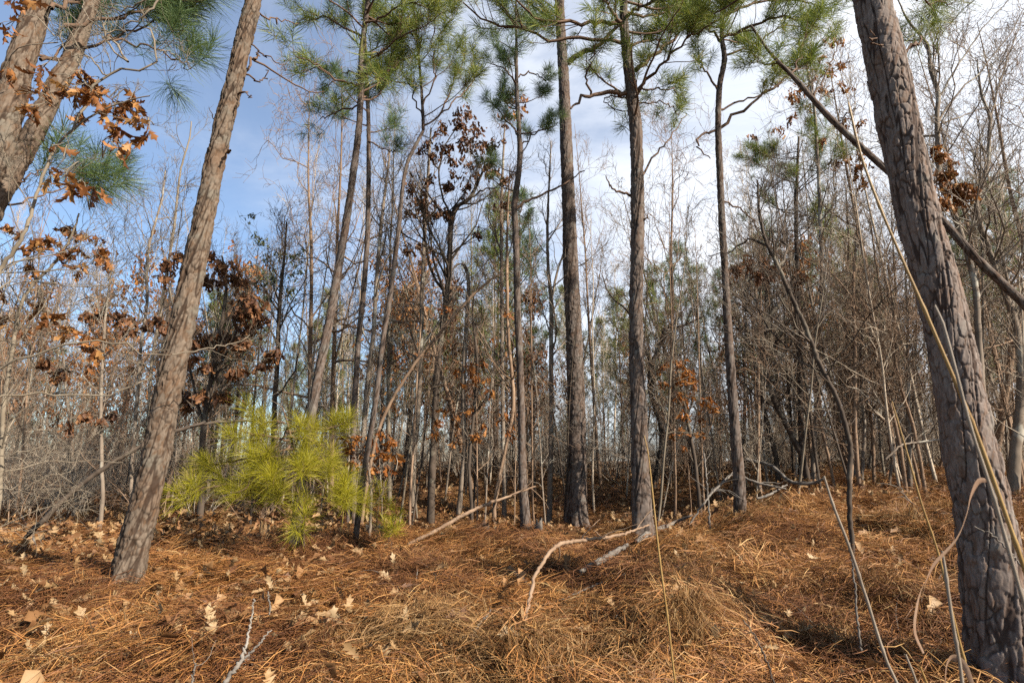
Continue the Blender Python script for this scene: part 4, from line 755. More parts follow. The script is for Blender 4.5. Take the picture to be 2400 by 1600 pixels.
nb = 0
while nb < 44:                                                       # crooked spreading ones, thickest on the east side
    u = r.uniform(1480, 2440) if nb % 4 else r.uniform(-150, 1500); Y = r.uniform(7.6, 12) if u > 1700 or u < 700 else r.uniform(10.5, 15)
    x = (u - 1200) / FPX * Y * 1.02
    if any((x - a) ** 2 + (Y - b_) ** 2 < .2 for a, b_ in spots): continue
    spots.append((x, Y)); z = float(ground_z(x, Y)); h = float(np.clip(at(u, r.uniform(430, 830) if u > 1500 else r.uniform(680, 900), Y)[2] - z, 2, 7.5)); t, cc, h0 = KINDS_CROOK[int(r.integers(0, 4))]; s = h / h0
    o = thing('crooked_tree', (x, Y, z), f'{tall_word(h)} crooked {hue(t)} tree with a tangle of twigs beyond {beyond(x, Y)}', 'tree', 'crooked trees of the thicket'); o.scale = (s * .9, s * .9, s); o.rotation_euler = (0, 0, r.uniform(0, 6.28))
    link('trunk', t, o); link('crown', cc, o); nb += 1

KINDS_WHIP = [bare_kind(280 + i, 3.6, .015, 16, .75, 4, 3, ['twig_grey', 'stem_far', 'twig_brown', 'twig_dark', 'twig_pale'][i], lean=.1, rmin=.002, t0=.2, wig=.26) for i in range(5)]
nb = 0
while nb < 95:                                                       # thin whips close behind the front pines
    u = r.uniform(860, 2380) if nb % 5 else r.uniform(-50, 860); Y = r.uniform(7.0, 12.0); x = (u - 1200) / FPX * Y * 1.02
    if any((x - a) ** 2 + (Y - b_) ** 2 < .06 for a, b_ in spots): continue
    spots.append((x, Y)); z = float(ground_z(x, Y)); t, cc, h0 = KINDS_WHIP[int(r.integers(0, 5))]; s = r.uniform(.55, 1.5)
    o = thing('whip_sapling', (x, Y, z), f'{tall_word(s * 3.6)} wispy {hue(t)} sapling in the leaf litter behind {beyond(x, Y)}', 'sapling', 'wispy saplings behind the front pines'); o.scale = (s, s, s); o.rotation_euler = (r.normal(0, .08), r.normal(0, .08), r.uniform(0, 6.28))
    link('trunk', t, o); link('crown', cc, o); nb += 1
for i, (u, v, Y) in enumerate([(2060, 160, 9.5), (2150, 60, 8.6), (2260, 110, 9.2), (2350, 20, 8.2), (2440, 100, 8.8), (2390, 240, 7.6), (1960, 300, 10), (1780, 330, 11), (1560, 300, 11.5), (1400, 280, 11), (1120, 320, 10.5), (930, 260, 10), (745, 235, 9.0), (690, 330, 9.8), (800, 300, 10.5)]):
    x = (u - 1200) / FPX * Y * 1.02; z = float(ground_z(x, Y)); t, cc, h0 = KINDS_BARE[(i * 2 + 1) % 9] if i % 2 else KINDS_CROOK[i % 4]; s = float(at(u, v, Y)[2] - z) / h0
    o = thing('tall_bare_tree', (x, Y, z), f'tall {hue(t)} tree, lacy twig tips against the sky beyond {beyond(x, Y)}', 'tree', 'tall lacy bare trees'); o.scale = (s * .72, s * .72, s); o.rotation_euler = (r.normal(0, .03), r.normal(0, .03), r.uniform(0, 6.28))
    link('trunk', t, o); link('crown', cc, o)

# leafy young oaks further back
def oak_kind(seed, h, lm, n):
    t, c, h0 = bare_kind(seed, h, .05, 20, 1.2, 5, 4, 'twig_dark', rmin=.004); r = np.random.default_rng(seed + 1); co = np.empty(len(c.vertices) * 3, np.float32); c.vertices.foreach_get('co', co); co = co.reshape(-1, 3)
    co = co[co[:, 2] > h * .3]; ctr = co[r.integers(0, len(co), 46)]; pos = (ctr[:, None] + r.normal(0, .14, (46, n // 46, 3))).reshape(-1, 3)
    H = Geo(); leaves(H, r, pos, down(r, len(pos)), .12 * r.uniform(.7, 1.2, len(pos))); return t, c, H.build('oak_leaves', M[lm]), h
KINDS_OAK = [oak_kind(300, 5, 'leaf_dark', 700), oak_kind(303, 5, 'leaf_brown', 600), oak_kind(306, 5, 'leaf_orange', 420)]
for i in range(56):
    Y = r.uniform(9.5, 22); u = r.choice([r.uniform(-100, 600), r.uniform(1500, 2500), r.uniform(1500, 2500), r.uniform(900, 1500)])
    x = (u - 1200) / FPX * Y * 1.02; z = float(ground_z(x, Y)); t, c, l, h0 = KINDS_OAK[int(r.integers(0, 3))]
    h = float(np.clip(at(u, r.uniform(540, 900), Y)[2] - z, 1.8, 6)); s = h / h0
    o = thing('young_oak', (x, Y, z), f'{tall_word(h)} young oak with scattered {["dark brown", "brown", "orange"][[k[0] for k in KINDS_OAK].index(t)]} leaves beyond {beyond(x, Y)}', 'oak', 'young oaks of the thicket'); o.scale = (s, s, s); o.rotation_euler = (0, 0, r.uniform(0, 6.28))
    link('trunk', t, o); link('crown', c, o); tag(link('leaves', l, o), kind='stuff')

# young pines between the bare trees
def pine_kind(seed, h, nwh, nm):
    r = np.random.default_rng(seed); p = np.array([[0, 0, -.1, .05], [.03, .02, h * .5, .035], [0, .02, h, .006]]); G = Geo(); c = catmull(p, 16); G.tubes(c[:, :3], c[:, 3], 6)
    t = G.build('young_pine_trunk', M['pine_twig']); B = Geo(); H = Geo()
    zs = np.linspace(.25 * h, .95 * h, nwh)
    for z in zs:
        nb_ = r.integers(3, 6); a = r.uniform(0, 6.28, nb_); L = (h - z) * .32 + .25
        P, R = grow(r, np.repeat([[0, 0, z]], nb_, 0), np.stack([np.cos(a), np.sin(a), r.uniform(.4, .9, nb_)], 1), np.full(nb_, L) * r.uniform(.7, 1.1, nb_), np.full(nb_, .012), 5, .1, .15, .4); B.tubes(P, R, 4)
        S, SR = spread_shoots(r, P, R, 7, .2, .28, .7); B.tubes(S, SR, 3); tufts(H, r, S[:, -1], S[:, -1] - S[:, -2], r.uniform(.8, 1.2, len(S)), TUFT_LO)
    tufts(H, r, np.array([[0, 0, h]]), np.array([[0, 0, 1.]]), np.array([1.3]), TUFT_LO)
    return t, B.build('young_pine_limbs', M['pine_twig']), H.build('young_pine_needles', M[nm], False), h
KINDS_PINE = [pine_kind(500, 6, 9, 'needle_far'), pine_kind(502, 6, 10, 'needle_far'), pine_kind(504, 7, 10, 'needle'), pine_kind(506, 7, 9, 'needle_blue')]
YP = [(500, 700, 13, 2), (545, 680, 13.5, 0), (585, 650, 14, 0), (520, 740, 12.5, 3), (735, 770, 17, 0), (770, 700, 19, 1), (930, 705, 15, 0), (962, 690, 16, 1), (1000, 740, 17, 0), (1030, 770, 18, 1), (900, 800, 20, 0), (1060, 700, 20, 1), (1160, 560, 13, 2), (1120, 740, 19, 0), (1330, 690, 21, 1), (1250, 780, 22, 0), (1545, 640, 13, 2), (1600, 590, 15, 3), (1640, 640, 16, 2), (1700, 650, 17, 3), (1750, 600, 18, 2), (1815, 560, 15, 3), (1960, 500, 13, 2), (1905, 590, 14, 3), (2010, 560, 16, 2), (2060, 620, 18, 3), (2330, 455, 11, 3), (2385, 470, 12, 2), (2420, 430, 13, 3), (2280, 560, 16, 2), (1450, 700, 18, 1), (1410, 760, 20, 0), (140, 830, 22, 0), (820, 800, 23, 1), (690, 820, 24, 0), (1220, 470, 12, 3), (1165, 470, 14, 2)]
for (u, v, Y, k) in YP:
    x = (u - 1200) / FPX * Y * 1.02; z = float(ground_z(x, Y)); t, b, l, h0 = KINDS_PINE[k]; h = float(np.clip(at(u, v, Y)[2] - z, 1.5, 12)); s = h / h0
    lab = (f'{tall_word(h)} pale green young pine rising' if k < 2 else f'{tall_word(h)} dark green young pine tangled') + f' among bare stems beyond {beyond(x, Y)}'
    o = thing('young_pine', (x, Y, z), lab, 'young pine', 'pale young pines' if k < 2 else 'dark young pines'); o.scale = (s * .85, s * .85, s); o.rotation_euler = (0, 0, r.uniform(0, 6.28))
    link('trunk', t, o); link('crown', b, o); tag(link('needles', l, o), kind='stuff')

# brushy shrubs
def shrub_kind(seed, h, n, m, rmin=.0025):
    r = np.random.default_rng(seed); a = r.uniform(0, 6.28, n); P, R = grow(r, np.stack([.12 * np.cos(a), .12 * np.sin(a), 0 * a - .03], 1), np.stack([np.cos(a) * .5, np.sin(a) * .5, r.uniform(.7, 1.4, n)], 1), h * r.uniform(.5, 1.15, n), np.full(n, .008), 8, .16, -.01, .25)
    G = Geo(); G.tubes(P, R, 5); b = np.repeat(np.arange(n), 12); s, rr, tan = on(P, R, b, r.uniform(.15, 1, len(b))); P2, R2 = grow(r, s, side_dirs(r, tan, .4, 1.1, .05), h * r.uniform(.15, .45, len(b)), np.clip(rr * .6, rmin, None), 5, .22, 0, .4); G.tubes(P2, R2, 3)
    b3 = np.repeat(np.arange(len(b)), 4); s, rr, tan = on(P2, R2, b3, r.uniform(.2, 1, len(b3))); P3, R3 = grow(r, s, side_dirs(r, tan, .4, 1.1, 0), h * r.uniform(.06, .18, len(b3)), np.clip(rr * .6, rmin * .8, None), 3, .2, 0, .6); G.tubes(P3, R3, 3)
    return G.build('shrub_stems', M[m])
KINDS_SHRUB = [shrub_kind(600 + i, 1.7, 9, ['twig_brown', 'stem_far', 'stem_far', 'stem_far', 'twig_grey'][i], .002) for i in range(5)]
ns = 0
while ns < 95:
    u = r.uniform(-150, 2550); Y = r.uniform(7.2, 15) if u < 700 else r.uniform(9.5, 18)
    if 700 < u < 1750 and Y < 11.5: continue
    x = (u - 1200) / FPX * Y * 1.02; s = r.uniform(.6, 1.35)
    km = KINDS_SHRUB[int(r.integers(0, 5))]; o = link('bare_shrub', km, None, (x, Y, float(ground_z(x, Y)))); o.scale = (s, s, s); o.rotation_euler = (0, 0, r.uniform(0, 6.28)); ns += 1
    tag(o, f'{tall_word(s * 1.7)} tangled {hue(km)} leafless shrub on the thicket floor beyond {beyond(x, Y)}', 'shrub', 'tangled shrubs of the thicket')

# the far wood, too dense to count
r = np.random.default_rng(91)
nf = 620; Yf = 24 + 70 * r.random(nf) ** 1.3; uf = r.uniform(-500, 2900, nf); xf = (uf - 1200) / FPX * Yf * 1.02
src = [];
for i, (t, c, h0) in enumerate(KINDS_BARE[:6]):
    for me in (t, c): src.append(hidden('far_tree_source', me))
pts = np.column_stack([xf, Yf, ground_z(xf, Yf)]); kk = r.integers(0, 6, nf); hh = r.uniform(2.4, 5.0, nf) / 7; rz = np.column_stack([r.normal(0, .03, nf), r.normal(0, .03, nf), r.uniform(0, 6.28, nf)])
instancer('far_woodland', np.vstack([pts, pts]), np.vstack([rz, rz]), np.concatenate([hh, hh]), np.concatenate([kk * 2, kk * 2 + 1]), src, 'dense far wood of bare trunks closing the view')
npn = 150; Yp = 24 + 50 * r.random(npn); up_ = r.uniform(-400, 2800, npn); xp = (up_ - 1200) / FPX * Yp * 1.02; kp = r.integers(0, 3, npn); src = []
for i in range(3):
    for me in KINDS_PINE[i][:3]: src.append(hidden('far_pine_source', me))
pts = np.column_stack([xp, Yp, ground_z(xp, Yp)]); rz = np.column_stack([0 * xp, 0 * xp, r.uniform(0, 6.28, npn)]); hs = r.uniform(.35, .75, npn)
instancer('far_pinewood', np.vstack([pts] * 3), np.vstack([rz] * 3), np.concatenate([hs] * 3), np.concatenate([kp * 3, kp * 3 + 1, kp * 3 + 2]), src, 'scattered green pines far inside the wood')
nu = 700; Yu = 10.5 + 40 * r.random(nu) ** 1.2; uu = r.uniform(-400, 2800, nu); xu = (uu - 1200) / FPX * Yu * 1.02; pts = np.column_stack([xu, Yu, ground_z(xu, Yu)])
keep = ~((uu > 900) & (uu < 1700) & (Yu < 13)); pts = pts[keep]; nu = len(pts)
instancer('undergrowth', pts, np.column_stack([np.zeros(nu), np.zeros(nu), r.uniform(0, 6.28, nu)]), r.uniform(.5, 1.1, nu), r.integers(0, 5, nu), [hidden('undergrowth_source', me) for me in KINDS_SHRUB], 'grey brown twiggy undergrowth deep in the wood')

# ------------------------------------------------------------------ forest floor: straw, litter, leaves
def normal_rot(x, y, r, tilt=.12):
    e = .12; gx = (ground_z(x + e, y) - ground_z(x - e, y)) / (2 * e); gy = (ground_z(x, y + e) - ground_z(x, y - e)) / (2 * e)
    return gx + r.normal(0, tilt, len(x)), gy + r.normal(0, tilt, len(x))
def to_euler(gx, gy, rz):
    out = np.empty((len(gx), 3))
    for i in range(len(gx)):
        n = Vector((-gx[i], -gy[i], 1)).normalized(); q = Vector((0, 0, 1)).rotation_difference(n); out[i] = (q.to_matrix() @ Matrix.Rotation(rz[i], 3, 'Z')).to_euler()
    return out
def straw_patch(seed, n, rad, L, w, lift, m, curl=.25):
    r = np.random.default_rng(seed); a = r.uniform(0, 6.28, n) ; flow = r.uniform(0, 6.28); a = np.where(r.random(n) < .45, flow + r.normal(0, .4, n), a)
    d = np.stack([np.cos(a), np.sin(a), r.normal(0, .16, n)], 1); l = L * r.uniform(.5, 1.15, n); ctr = np.stack([*(rad * np.sqrt(r.random(n)) * np.array([np.cos(t := r.uniform(0, 6.28, n)), np.sin(t)])), r.uniform(0, 1, n) ** 1.5 * lift], 1)
    b = np.stack([-np.sin(a + r.normal(0, .6, n)), np.cos(a), r.normal(0, .5, n)], 1) * (l * curl * r.normal(0, .6, n))[:, None]
    P = np.stack([ctr - d * l[:, None] / 2, ctr + b * .5 + np.array([0, 0, .012]), ctr + d * l[:, None] / 2], 1)
    sd = nrm(np.cross(d, r.normal(0, .6, (n, 3)) + np.array([0, 0, 1.]))) * w
    V = np.stack([P[:, 0] - sd * .6, P[:, 0] + sd * .6, P[:, 1] - sd, P[:, 1] + sd, P[:, 2]], 1); T = np.array([[0, 1, 3], [0, 3, 2], [2, 3, 4]])
    return mesh('straw_patch', V.reshape(-1, 3), None, (np.arange(n)[:, None, None] * 5 + T).reshape(-1, 3), M[m], False, {'rnd': np.repeat(r.random(n), 5)})
STRAW = [hidden('straw_source', straw_patch(700 + i, 300, .30, .19, .0016, .08, 'straw' if i < 4 else 'straw_dark')) for i in range(6)] + [hidden('straw_source', straw_patch(720 + i, 260, .30, .17, .0014, .06, 'grass_dry', .5)) for i in range(2)]
r = np.random.default_rng(17)
n = 4300; Ys = 1.3 + 8.7 * r.random(n) ** .85; az = r.uniform(-1.08, 1.08, n); xs = az * (Ys + .4)
tn = vnoise(xs * 1.6 + 9, Ys * 1.6) + r.normal(0, .16, n); pk = np.where(tn < .36, r.integers(4, 6, n), np.where(tn > .86, r.integers(6, 8, n), r.integers(0, 4, n)))
leafy = np.where((az < -.25) & (Ys > 5.2), .8, 0) + np.where((np.abs(az) < .45) & (Ys > 7.0), .85, 0) + np.where((az >= .22) & (Ys > 6.8), .45, 0)
k = r.random(n) > leafy; xs, Ys, pk = xs[k], Ys[k], pk[k]
hx_, hy_, hz_, ht = [], [], [], []
for (bu, bv, bY, br) in [(286, 1393, None, .13), (684, 1311, None, .07), (830, 1291, None, .05), (1235, 1257, None, .07), (1354, 1252, None, .12), (1510, 1288, None, .12), (1735, 1232, None, .09), (2378, 1625, 2.9, .2), (2000, 1346, None, .04)]:
    q0 = hit(bu, bv) if bY is None else at(bu, bv, bY); A_ = r.uniform(0, 6.28, 22)
    for k_ in range(22): rr = br + r.uniform(.08, .2); hx_.append(q0[0] + rr * math.cos(A_[k_])); hy_.append(q0[1] + rr * math.sin(A_[k_])); ht.append(A_[k_]); hz_.append(max(0, .09 - .3 * (rr - br)) * r.uniform(.4, 1.2))
nh = len(hx_); xs, Ys, pk = np.concatenate([xs, hx_]), np.concatenate([Ys, hy_]), np.concatenate([pk, r.integers(0, 6, nh)])
gx, gy = normal_rot(xs, Ys, r, .15); lift_ = np.concatenate([np.zeros(len(xs) - nh), hz_]); gx[-nh:] -= .45 * np.cos(ht); gy[-nh:] -= .45 * np.sin(ht)
instancer('pine_straw', np.column_stack([xs, Ys, ground_z(xs, Ys) + .004 + lift_]), to_euler(gx, gy, r.uniform(0, 6.28, len(xs))), np.where(np.arange(len(xs)) >= len(xs) - nh, .5, 1.0) * r.uniform(.8, 1.25, len(xs)), pk, STRAW, 'thick carpet of orange brown pine straw on the bank')

LIT = [hidden('litter_source', mesh('litter_leaf', V, q, None, M['leaf_litter'], True, {'rnd': np.full(len(V), i * .11)})) for i, (V, q) in enumerate(LEAF_LO + LEAF_V[:3])] + [hidden('litter_source', mesh('litter_leaf', V, q, None, M['leaf_tan'], True, {'rnd': np.full(len(V), i * .2)})) for i, (V, q) in enumerate(LEAF_V[3:6])]
n = 26000; Yl = 1.6 + 15 * r.random(n) ** .8; azl = r.uniform(-1.05, 1.05, n); xl = azl * (Yl + .4)
dens = np.where((azl < -.2) & (Yl > 4.6), 1.0, .16) + np.where((azl < -.1) & (Yl <= 4.6), .25, 0) + np.where((azl < -.3) & (Yl <= 4.6) & (Yl > 2.9), .5, 0) + np.where((np.abs(azl) < .5) & (Yl > 6.8), 1.0, 0) + np.where((azl > .22) & (Yl > 6.3), .6, 0)
k = r.random(n) < dens; xl, Yl = xl[k], Yl[k]; n = len(xl); gx, gy = normal_rot(xl, Yl, r, .45)
instancer('leaf_litter', np.column_stack([xl, Yl, ground_z(xl, Yl) + r.uniform(.05, .12, n)]), to_euler(gx, gy, r.uniform(0, 6.28, n)), .11 * r.uniform(.6, 1.25, n), r.integers(0, len(LIT), n), LIT, 'brown leaf litter covering the hollow and the thicket floor')

# single fallen leaves one can pick out on the straw
FALL = [mesh('fallen_leaf', V, q, None, M['leaf_tan'], True, {'rnd': np.full(len(V), i * .12)}) for i, (V, q) in enumerate(LEAF_V)]
SPOT = [(520, 1075 + 375), (735, 1352), (370, 1385), (500, 1380), (535, 1375), (520, 1440), (505, 1470), (820, 1490), (640, 1575), (1030, 1560), (1335, 1525), (1395, 1505), (1690, 1545), (1760, 1470), (1640, 1500), (1100, 1310), (1050, 1285), (870, 1390), (280, 1345), (180, 1385), (80, 1330), (120, 1260), (150, 1250), (240, 1315), (1400, 1290), (1225, 1540), (325, 1590), (90, 1420), (45, 1400), (170, 1400), (680, 1340), (1270, 1395), (1080, 1405), (950, 1440), (560, 1505), (420, 1530), (200, 1500), (1760, 1255), (1950, 1260), (1990, 1340), (1870, 1310), (2190, 1280), (2130, 1355), (1600, 1420)]
while len(SPOT) < 295:
    u, v = r.uniform(0, 2300), r.uniform(1250, 1598)
    if u > 800 and r.random() < .6: continue
    SPOT.append((u, v))
for i, (u, v) in enumerate(SPOT):
    p = hit(u, v); o = link('fallen_oak_leaf', FALL[i % len(FALL)], None, (p[0], p[1], p[2] + r.uniform(.07, .12))); s = (.12 if i < 44 else .09) * r.uniform(.75, 1.2)
    o.scale = (s, s, s); o.rotation_euler = (r.normal(0, .2) - .08, r.normal(0, .2), r.uniform(0, 6.28)); tag(o, f'curled tan oak leaf lying on the pine straw near {near(p[0], p[1])}', 'leaf', 'fallen oak leaves on the straw')

# dry grass tussocks on the bank
def tuft_kind(seed, n, L):
    r = np.random.default_rng(seed); a = r.uniform(0, 6.28, n); ls = L * r.uniform(.45, 1.15, n); d = np.stack([np.cos(a), np.sin(a), 0 * a], 1); base = d * r.uniform(0, .06, (n, 1)); out = r.uniform(.25, 1.0, n)
    ts = np.array([0, .3, .6, .85, 1.0]); up_ = (np.sin(ts * 2.6) * .62)[None] * (1.1 - out[:, None] * .5); ho = (ts ** 1.25)[None] * out[:, None] * .85
    P = base[:, None] + d[:, None] * (ho * ls[:, None])[..., None]; P[..., 2] += up_ * ls[:, None] - .02; P[:, 1:, :2] += r.normal(0, .015, (n, 4, 2))
    sd = (np.stack([-np.sin(a), np.cos(a), 0 * a], 1) + r.normal(0, .3, (n, 3)))[:, None] * (np.array([1.3, 1.5, 1.2, .7, .1]) * .0012)[None, :, None]
    V = np.stack([P - sd, P + sd], 2).reshape(n, 10, 3); q = np.array([[2 * i, 2 * i + 1, 2 * i + 3, 2 * i + 2] for i in range(4)])
    return mesh('grass_blades', V.reshape(-1, 3), (np.arange(n)[:, None, None] * 10 + q).reshape(-1, 4), None, M['grass_dry'], True, {'rnd': np.repeat(r.random(n), 10)})
TUFT = [tuft_kind(800 + i, 190, .36) for i in range(5)]
TS = [(1620, 1360), (1660, 1400), (1600, 1330), (1240, 1540), (1290, 1520), (1200, 1560), (1850, 1400), (1920, 1420), (2050, 1440), (2120, 1400), (1740, 1330), (1560, 1480), (1700, 1470), (1480, 1540), (1880, 1520), (2000, 1540), (2100, 1560), (1380, 1470), (1300, 1430), (1130, 1480), (980, 1540), (880, 1470), (780, 1530), (700, 1460), (420, 1480), (330, 1520), (240, 1560), (600, 1430), (1150, 1300), (1180, 1330), (1650, 1260), (1780, 1300), (2020, 1300), (2130, 1240), (1900, 1190), (1960, 1160), (2080, 1180), (480, 1560), (130, 1500), (1400, 1580), (1680, 1580), (1800, 1590), (1950, 1470), (2180, 1480), (1620, 1520), (1060, 1430), (1010, 1380), (1320, 1350), (1540, 1390)]
for hx, hy, hh, hr in HUM:
    if hy > 2.4: TS.append(proj((hx, hy, float(ground_z(hx, hy)))))
for i, (u, v) in enumerate(TS):
    p = hit(u, v); o = link('grass_tussock', TUFT[i % 5], None, (p[0], p[1], float(ground_z(p[0], p[1])))); s = r.uniform(.65, 1.15) * (1.0 if u > 1100 else .75)
    o.scale = (s, s, s * r.uniform(.7, 1)); o.rotation_euler = (r.normal(0, .1), r.normal(0, .1), r.uniform(0, 6.28)); tag(o, f'drooping tussock of dry tan grass on the straw near {near(p[0], p[1])}', 'grass tussock', 'dry grass tussocks on the bank')

# pine cones
def cone_mesh():
    r = np.random.default_rng(2); V, Q, A = [], [], []
    for i in range(60):
        t = i / 60; a = i * 2.399; R = .028 * math.sin(math.pi * (.12 + .85 * t)) + .004; z = .075 * t; d = np.array([math.cos(a), math.sin(a), 0]); s = np.array([-math.sin(a), math.cos(a), 0]); b = len(V)
        tip = d * R + np.array([0, 0, z + .010]); V += [d * R * .3 + s * .004 + [0, 0, z], d * R * .3 - s * .004 + [0, 0, z], tip - s * .007, tip + s * .007, tip - s * .006 + [0, 0, .004], tip + s * .006 + [0, 0, .004]]
        Q += [[b, b + 1, b + 2, b + 3], [b + 3, b + 2, b + 4, b + 5], [b + 5, b + 4, b + 1, b]]; A += [.1, .1, .6, .6, 1, 1]
    return mesh('cone_scales', np.array(V), np.array(Q), None, M['cone'], False, {'rnd': np.array(A)})
CM = cone_mesh()
for (u, v) in [(1093, 1520), (1197, 1408), (710, 1422), (1775, 1533), (2310, 1555), (1845, 1208), (555, 1592), (1190, 1432), (2150, 1180), (610, 1500)]:
    p = hit(u, v); o = link('pine_cone', CM, None, (p[0], p[1], p[2] + .045)); o.rotation_euler = (1.4 + r.normal(0, .2), r.normal(0, .3), r.uniform(0, 6.28)); tag(o, f'weathered grey open pine cone on the straw near {near(p[0], p[1])}', 'pine cone', 'fallen pine cones')

# fallen wood: each stick a thing
def stick(label, pts, m='dead_grey', sides=8, name='fallen_branch', lift=.0, twigs=0, seed=0, ys=None):
    "pts (u, v, width_px); lies on the ground unless ys gives depths"
    r = np.random.default_rng(seed + 900); rows = []
    for i, (u, v, w) in enumerate(pts):
        p = at(u, v, ys[i]) if ys else hit(u, v) + np.array([0, 0, lift + .012]); rows.append([*p, px2m(w, u, v, p[1]) / 2])
    q = np.array(rows); o = q[0, :3].copy(); c = catmull(q, 10 * len(pts)); lump = 1 + .25 * (vnoise(np.arange(len(c)) * .7, np.full(len(c), seed * 1.0)) - .5); c[1:, :3] += r.normal(0, .003, (len(c) - 1, 3))
    root = thing(name, o, label, 'stick' if name != 'fallen_log' else 'log', 'fallen sticks and branches'); G = Geo(); G.tubes(c[:, :3] - o, c[:, 3] * lump, sides)
    n, k = len(c), sides; G.add(np.vstack([c[0, :3] - o, c[-1, :3] - o]), None, None)                      # end caps
    base = G.n - 2; G.t.append(np.array([[base, (j + 1) % k, j] for j in range(k)] + [[base + 1, (n - 1) * k + j, (n - 1) * k + (j + 1) % k] for j in range(k)]))
    link('stem', G.build('stem', M[m]), root)
    if twigs:
        s, rr, tan = on(c[None, :, :3], c[None, :, 3], np.zeros(twigs, int), r.uniform(.3, 1, twigs)); P, R = grow(r, s, side_dirs(r, tan, .4, 1.0, .25), r.uniform(.1, .4, twigs), np.clip(rr * .5, .0015, .006), 5, .2, 0, .4); 
        for j in range(twigs): T = Geo(); T.tubes(P[j] - o, R[j], 4); link('twig', T.build('twig', M[m]), root)
    return root
def yd(*a): return list(a)
stick('long curved grey branch arching over the straw before the sturdy pine', [(1224, 1506, 7), (1234, 1439, 8), (1244, 1387, 9), (1261, 1335, 9), (1289, 1294, 9), (1317, 1273, 9), (1368, 1265, 8), (1454, 1253, 6), (1520, 1230, 4)], 'twig_brown', seed=1, twigs=5, ys=yd(3.0, 3.05, 3.15, 3.3, 3.5, 3.7, 4.0, 4.4, 4.8))
stick('short black stick crossing the curved grey branch', [(1193, 1360, 11), (1220, 1388, 11), (1246, 1412, 9), (1300, 1420, 7), (1345, 1428, 4)], 'twig_dark', seed=2, lift=.08)
stick('weathered split log piece lying in the straw', [(1362, 1396, 9), (1400, 1372, 14), (1440, 1345, 14), (1473, 1324, 9)], seed=3, lift=.14, name='fallen_log')
stick('weathered split branch leaning at the foot of the sturdy pine', [(1494, 1314, 12), (1530, 1288, 14), (1570, 1262, 9), (1625, 1238, 5)], seed=4, lift=.14, name='fallen_log')
stick('brown dead pole slanting up from the straw into the hollow', [(955, 1277, 9), (1041, 1232, 9), (1110, 1194, 8), (1179, 1167, 6), (1255, 1139, 4)], 'twig_brown', seed=5, twigs=6, ys=yd(5.6, 5.8, 6.0, 6.3, 6.6))
stick('dark broken branch propped from the leaves up behind the tall tan pine', [(60, 1258, 12), (85, 1235, 16), (165, 1156, 15), (241, 1098, 13), (303, 1060, 12), (389, 1019, 11), (465, 995, 9), (534, 988, 7), (600, 985, 4)], 'twig_dark', seed=6, twigs=7, ys=yd(4.9, 4.9, 5.0, 5.1, 5.2, 5.3, 5.4, 5.5, 5.5))
stick('knobbly pale root-like stick below the dark broken branch', [(45, 1215, 5), (62, 1250, 6), (72, 1280, 6), (80, 1300, 6), (70, 1322, 4)], seed=7, lift=.07)
stick('forked bleached twig, its thick end low in the straw', [(525, 1600, 13), (550, 1565, 11), (568, 1540, 9), (580, 1495, 6), (590, 1450, 4), (594, 1405, 3)], seed=8, ys=yd(2.35, 2.38, 2.42, 2.45, 2.5, 2.5))
stick('straight side arm of the forked bleached twig', [(570, 1545, 8), (600, 1515, 5), (634, 1475, 3)], seed=9, ys=yd(2.42, 2.45, 2.5))
stick('thin bleached twig standing upright in the straw', [(632, 1440, 3), (632, 1415, 4), (629, 1385, 3)], seed=10, ys=yd(3.0, 3.0, 3.0))
stick('pair-of-prongs pale twig rising from the straw', [(450, 1600, 5), (455, 1570, 4), (457, 1548, 3)], seed=11, ys=yd(2.3, 2.3, 2.3), twigs=2)
stick('thin pale wand leaning across the grass tussock', [(1305, 1458, 3), (1400, 1415, 4), (1466, 1390, 3)], seed=12, lift=.1)
stick('pale thin twig lying among loose leaves', [(1107, 1560, 4), (1115, 1530, 5), (1140, 1500, 4), (1150, 1480, 3)], seed=13, lift=.1)
stick('long pale fallen limb with peeled end on the mound', [(1748, 1077, 9), (1807, 1091, 9), (1848, 1125, 9), (1880, 1133, 9), (1912, 1130, 8), (1932, 1120, 5)], seed=14, twigs=5, ys=yd(7.9, 7.6, 7.2, 7.0, 6.9, 6.8))
stick('thin pale limb beside the middling pine', [(1735, 1115, 4), (1780, 1132, 6), (1842, 1145, 4)], seed=15, twigs=3, ys=yd(6.9, 6.8, 6.7))
stick('broken pale chunk of branch below the thin pale limb', [(1773, 1168, 6), (1800, 1160, 6), (1845, 1135, 4)], seed=16, ys=yd(6.7, 6.7, 6.8))
stick('dead twiggy top fallen between the middling pine and the sturdy pine', [(1615, 1230, 4), (1660, 1165, 5), (1700, 1125, 5), (1730, 1100, 4)], seed=17, twigs=12, ys=yd(6.0, 6.1, 6.3, 6.5))
stick('small grey upright shoot beside the middling pine', [(1664, 1240, 5), (1660, 1180, 5), (1655, 1110, 4), (1650, 1060, 3)], seed=18, twigs=6, ys=yd(6.1, 6.1, 6.1, 6.2))
stick('slim grey stick standing in the straw beyond the long grey stalk', [(2018, 1525, 6), (2010, 1450, 6), (2003, 1380, 5), (1996, 1310, 4), (1990, 1270, 3)], seed=19, ys=yd(2.9, 2.9, 2.9, 2.9, 2.9))
stick('thin dark forked twig over the loose leaves', [(1815, 1600, 5), (1795, 1545, 5), (1770, 1490, 4), (1742, 1452, 3)], 'twig_dark', seed=20, twigs=3, ys=yd(2.35, 2.4, 2.5, 2.55))
stick('crooked grey twig lying by the largest pine', [(2108, 1150, 5), (2125, 1185, 5), (2165, 1220, 5), (2210, 1232, 4), (2300, 1235, 3)], seed=21, lift=.1, twigs=4)
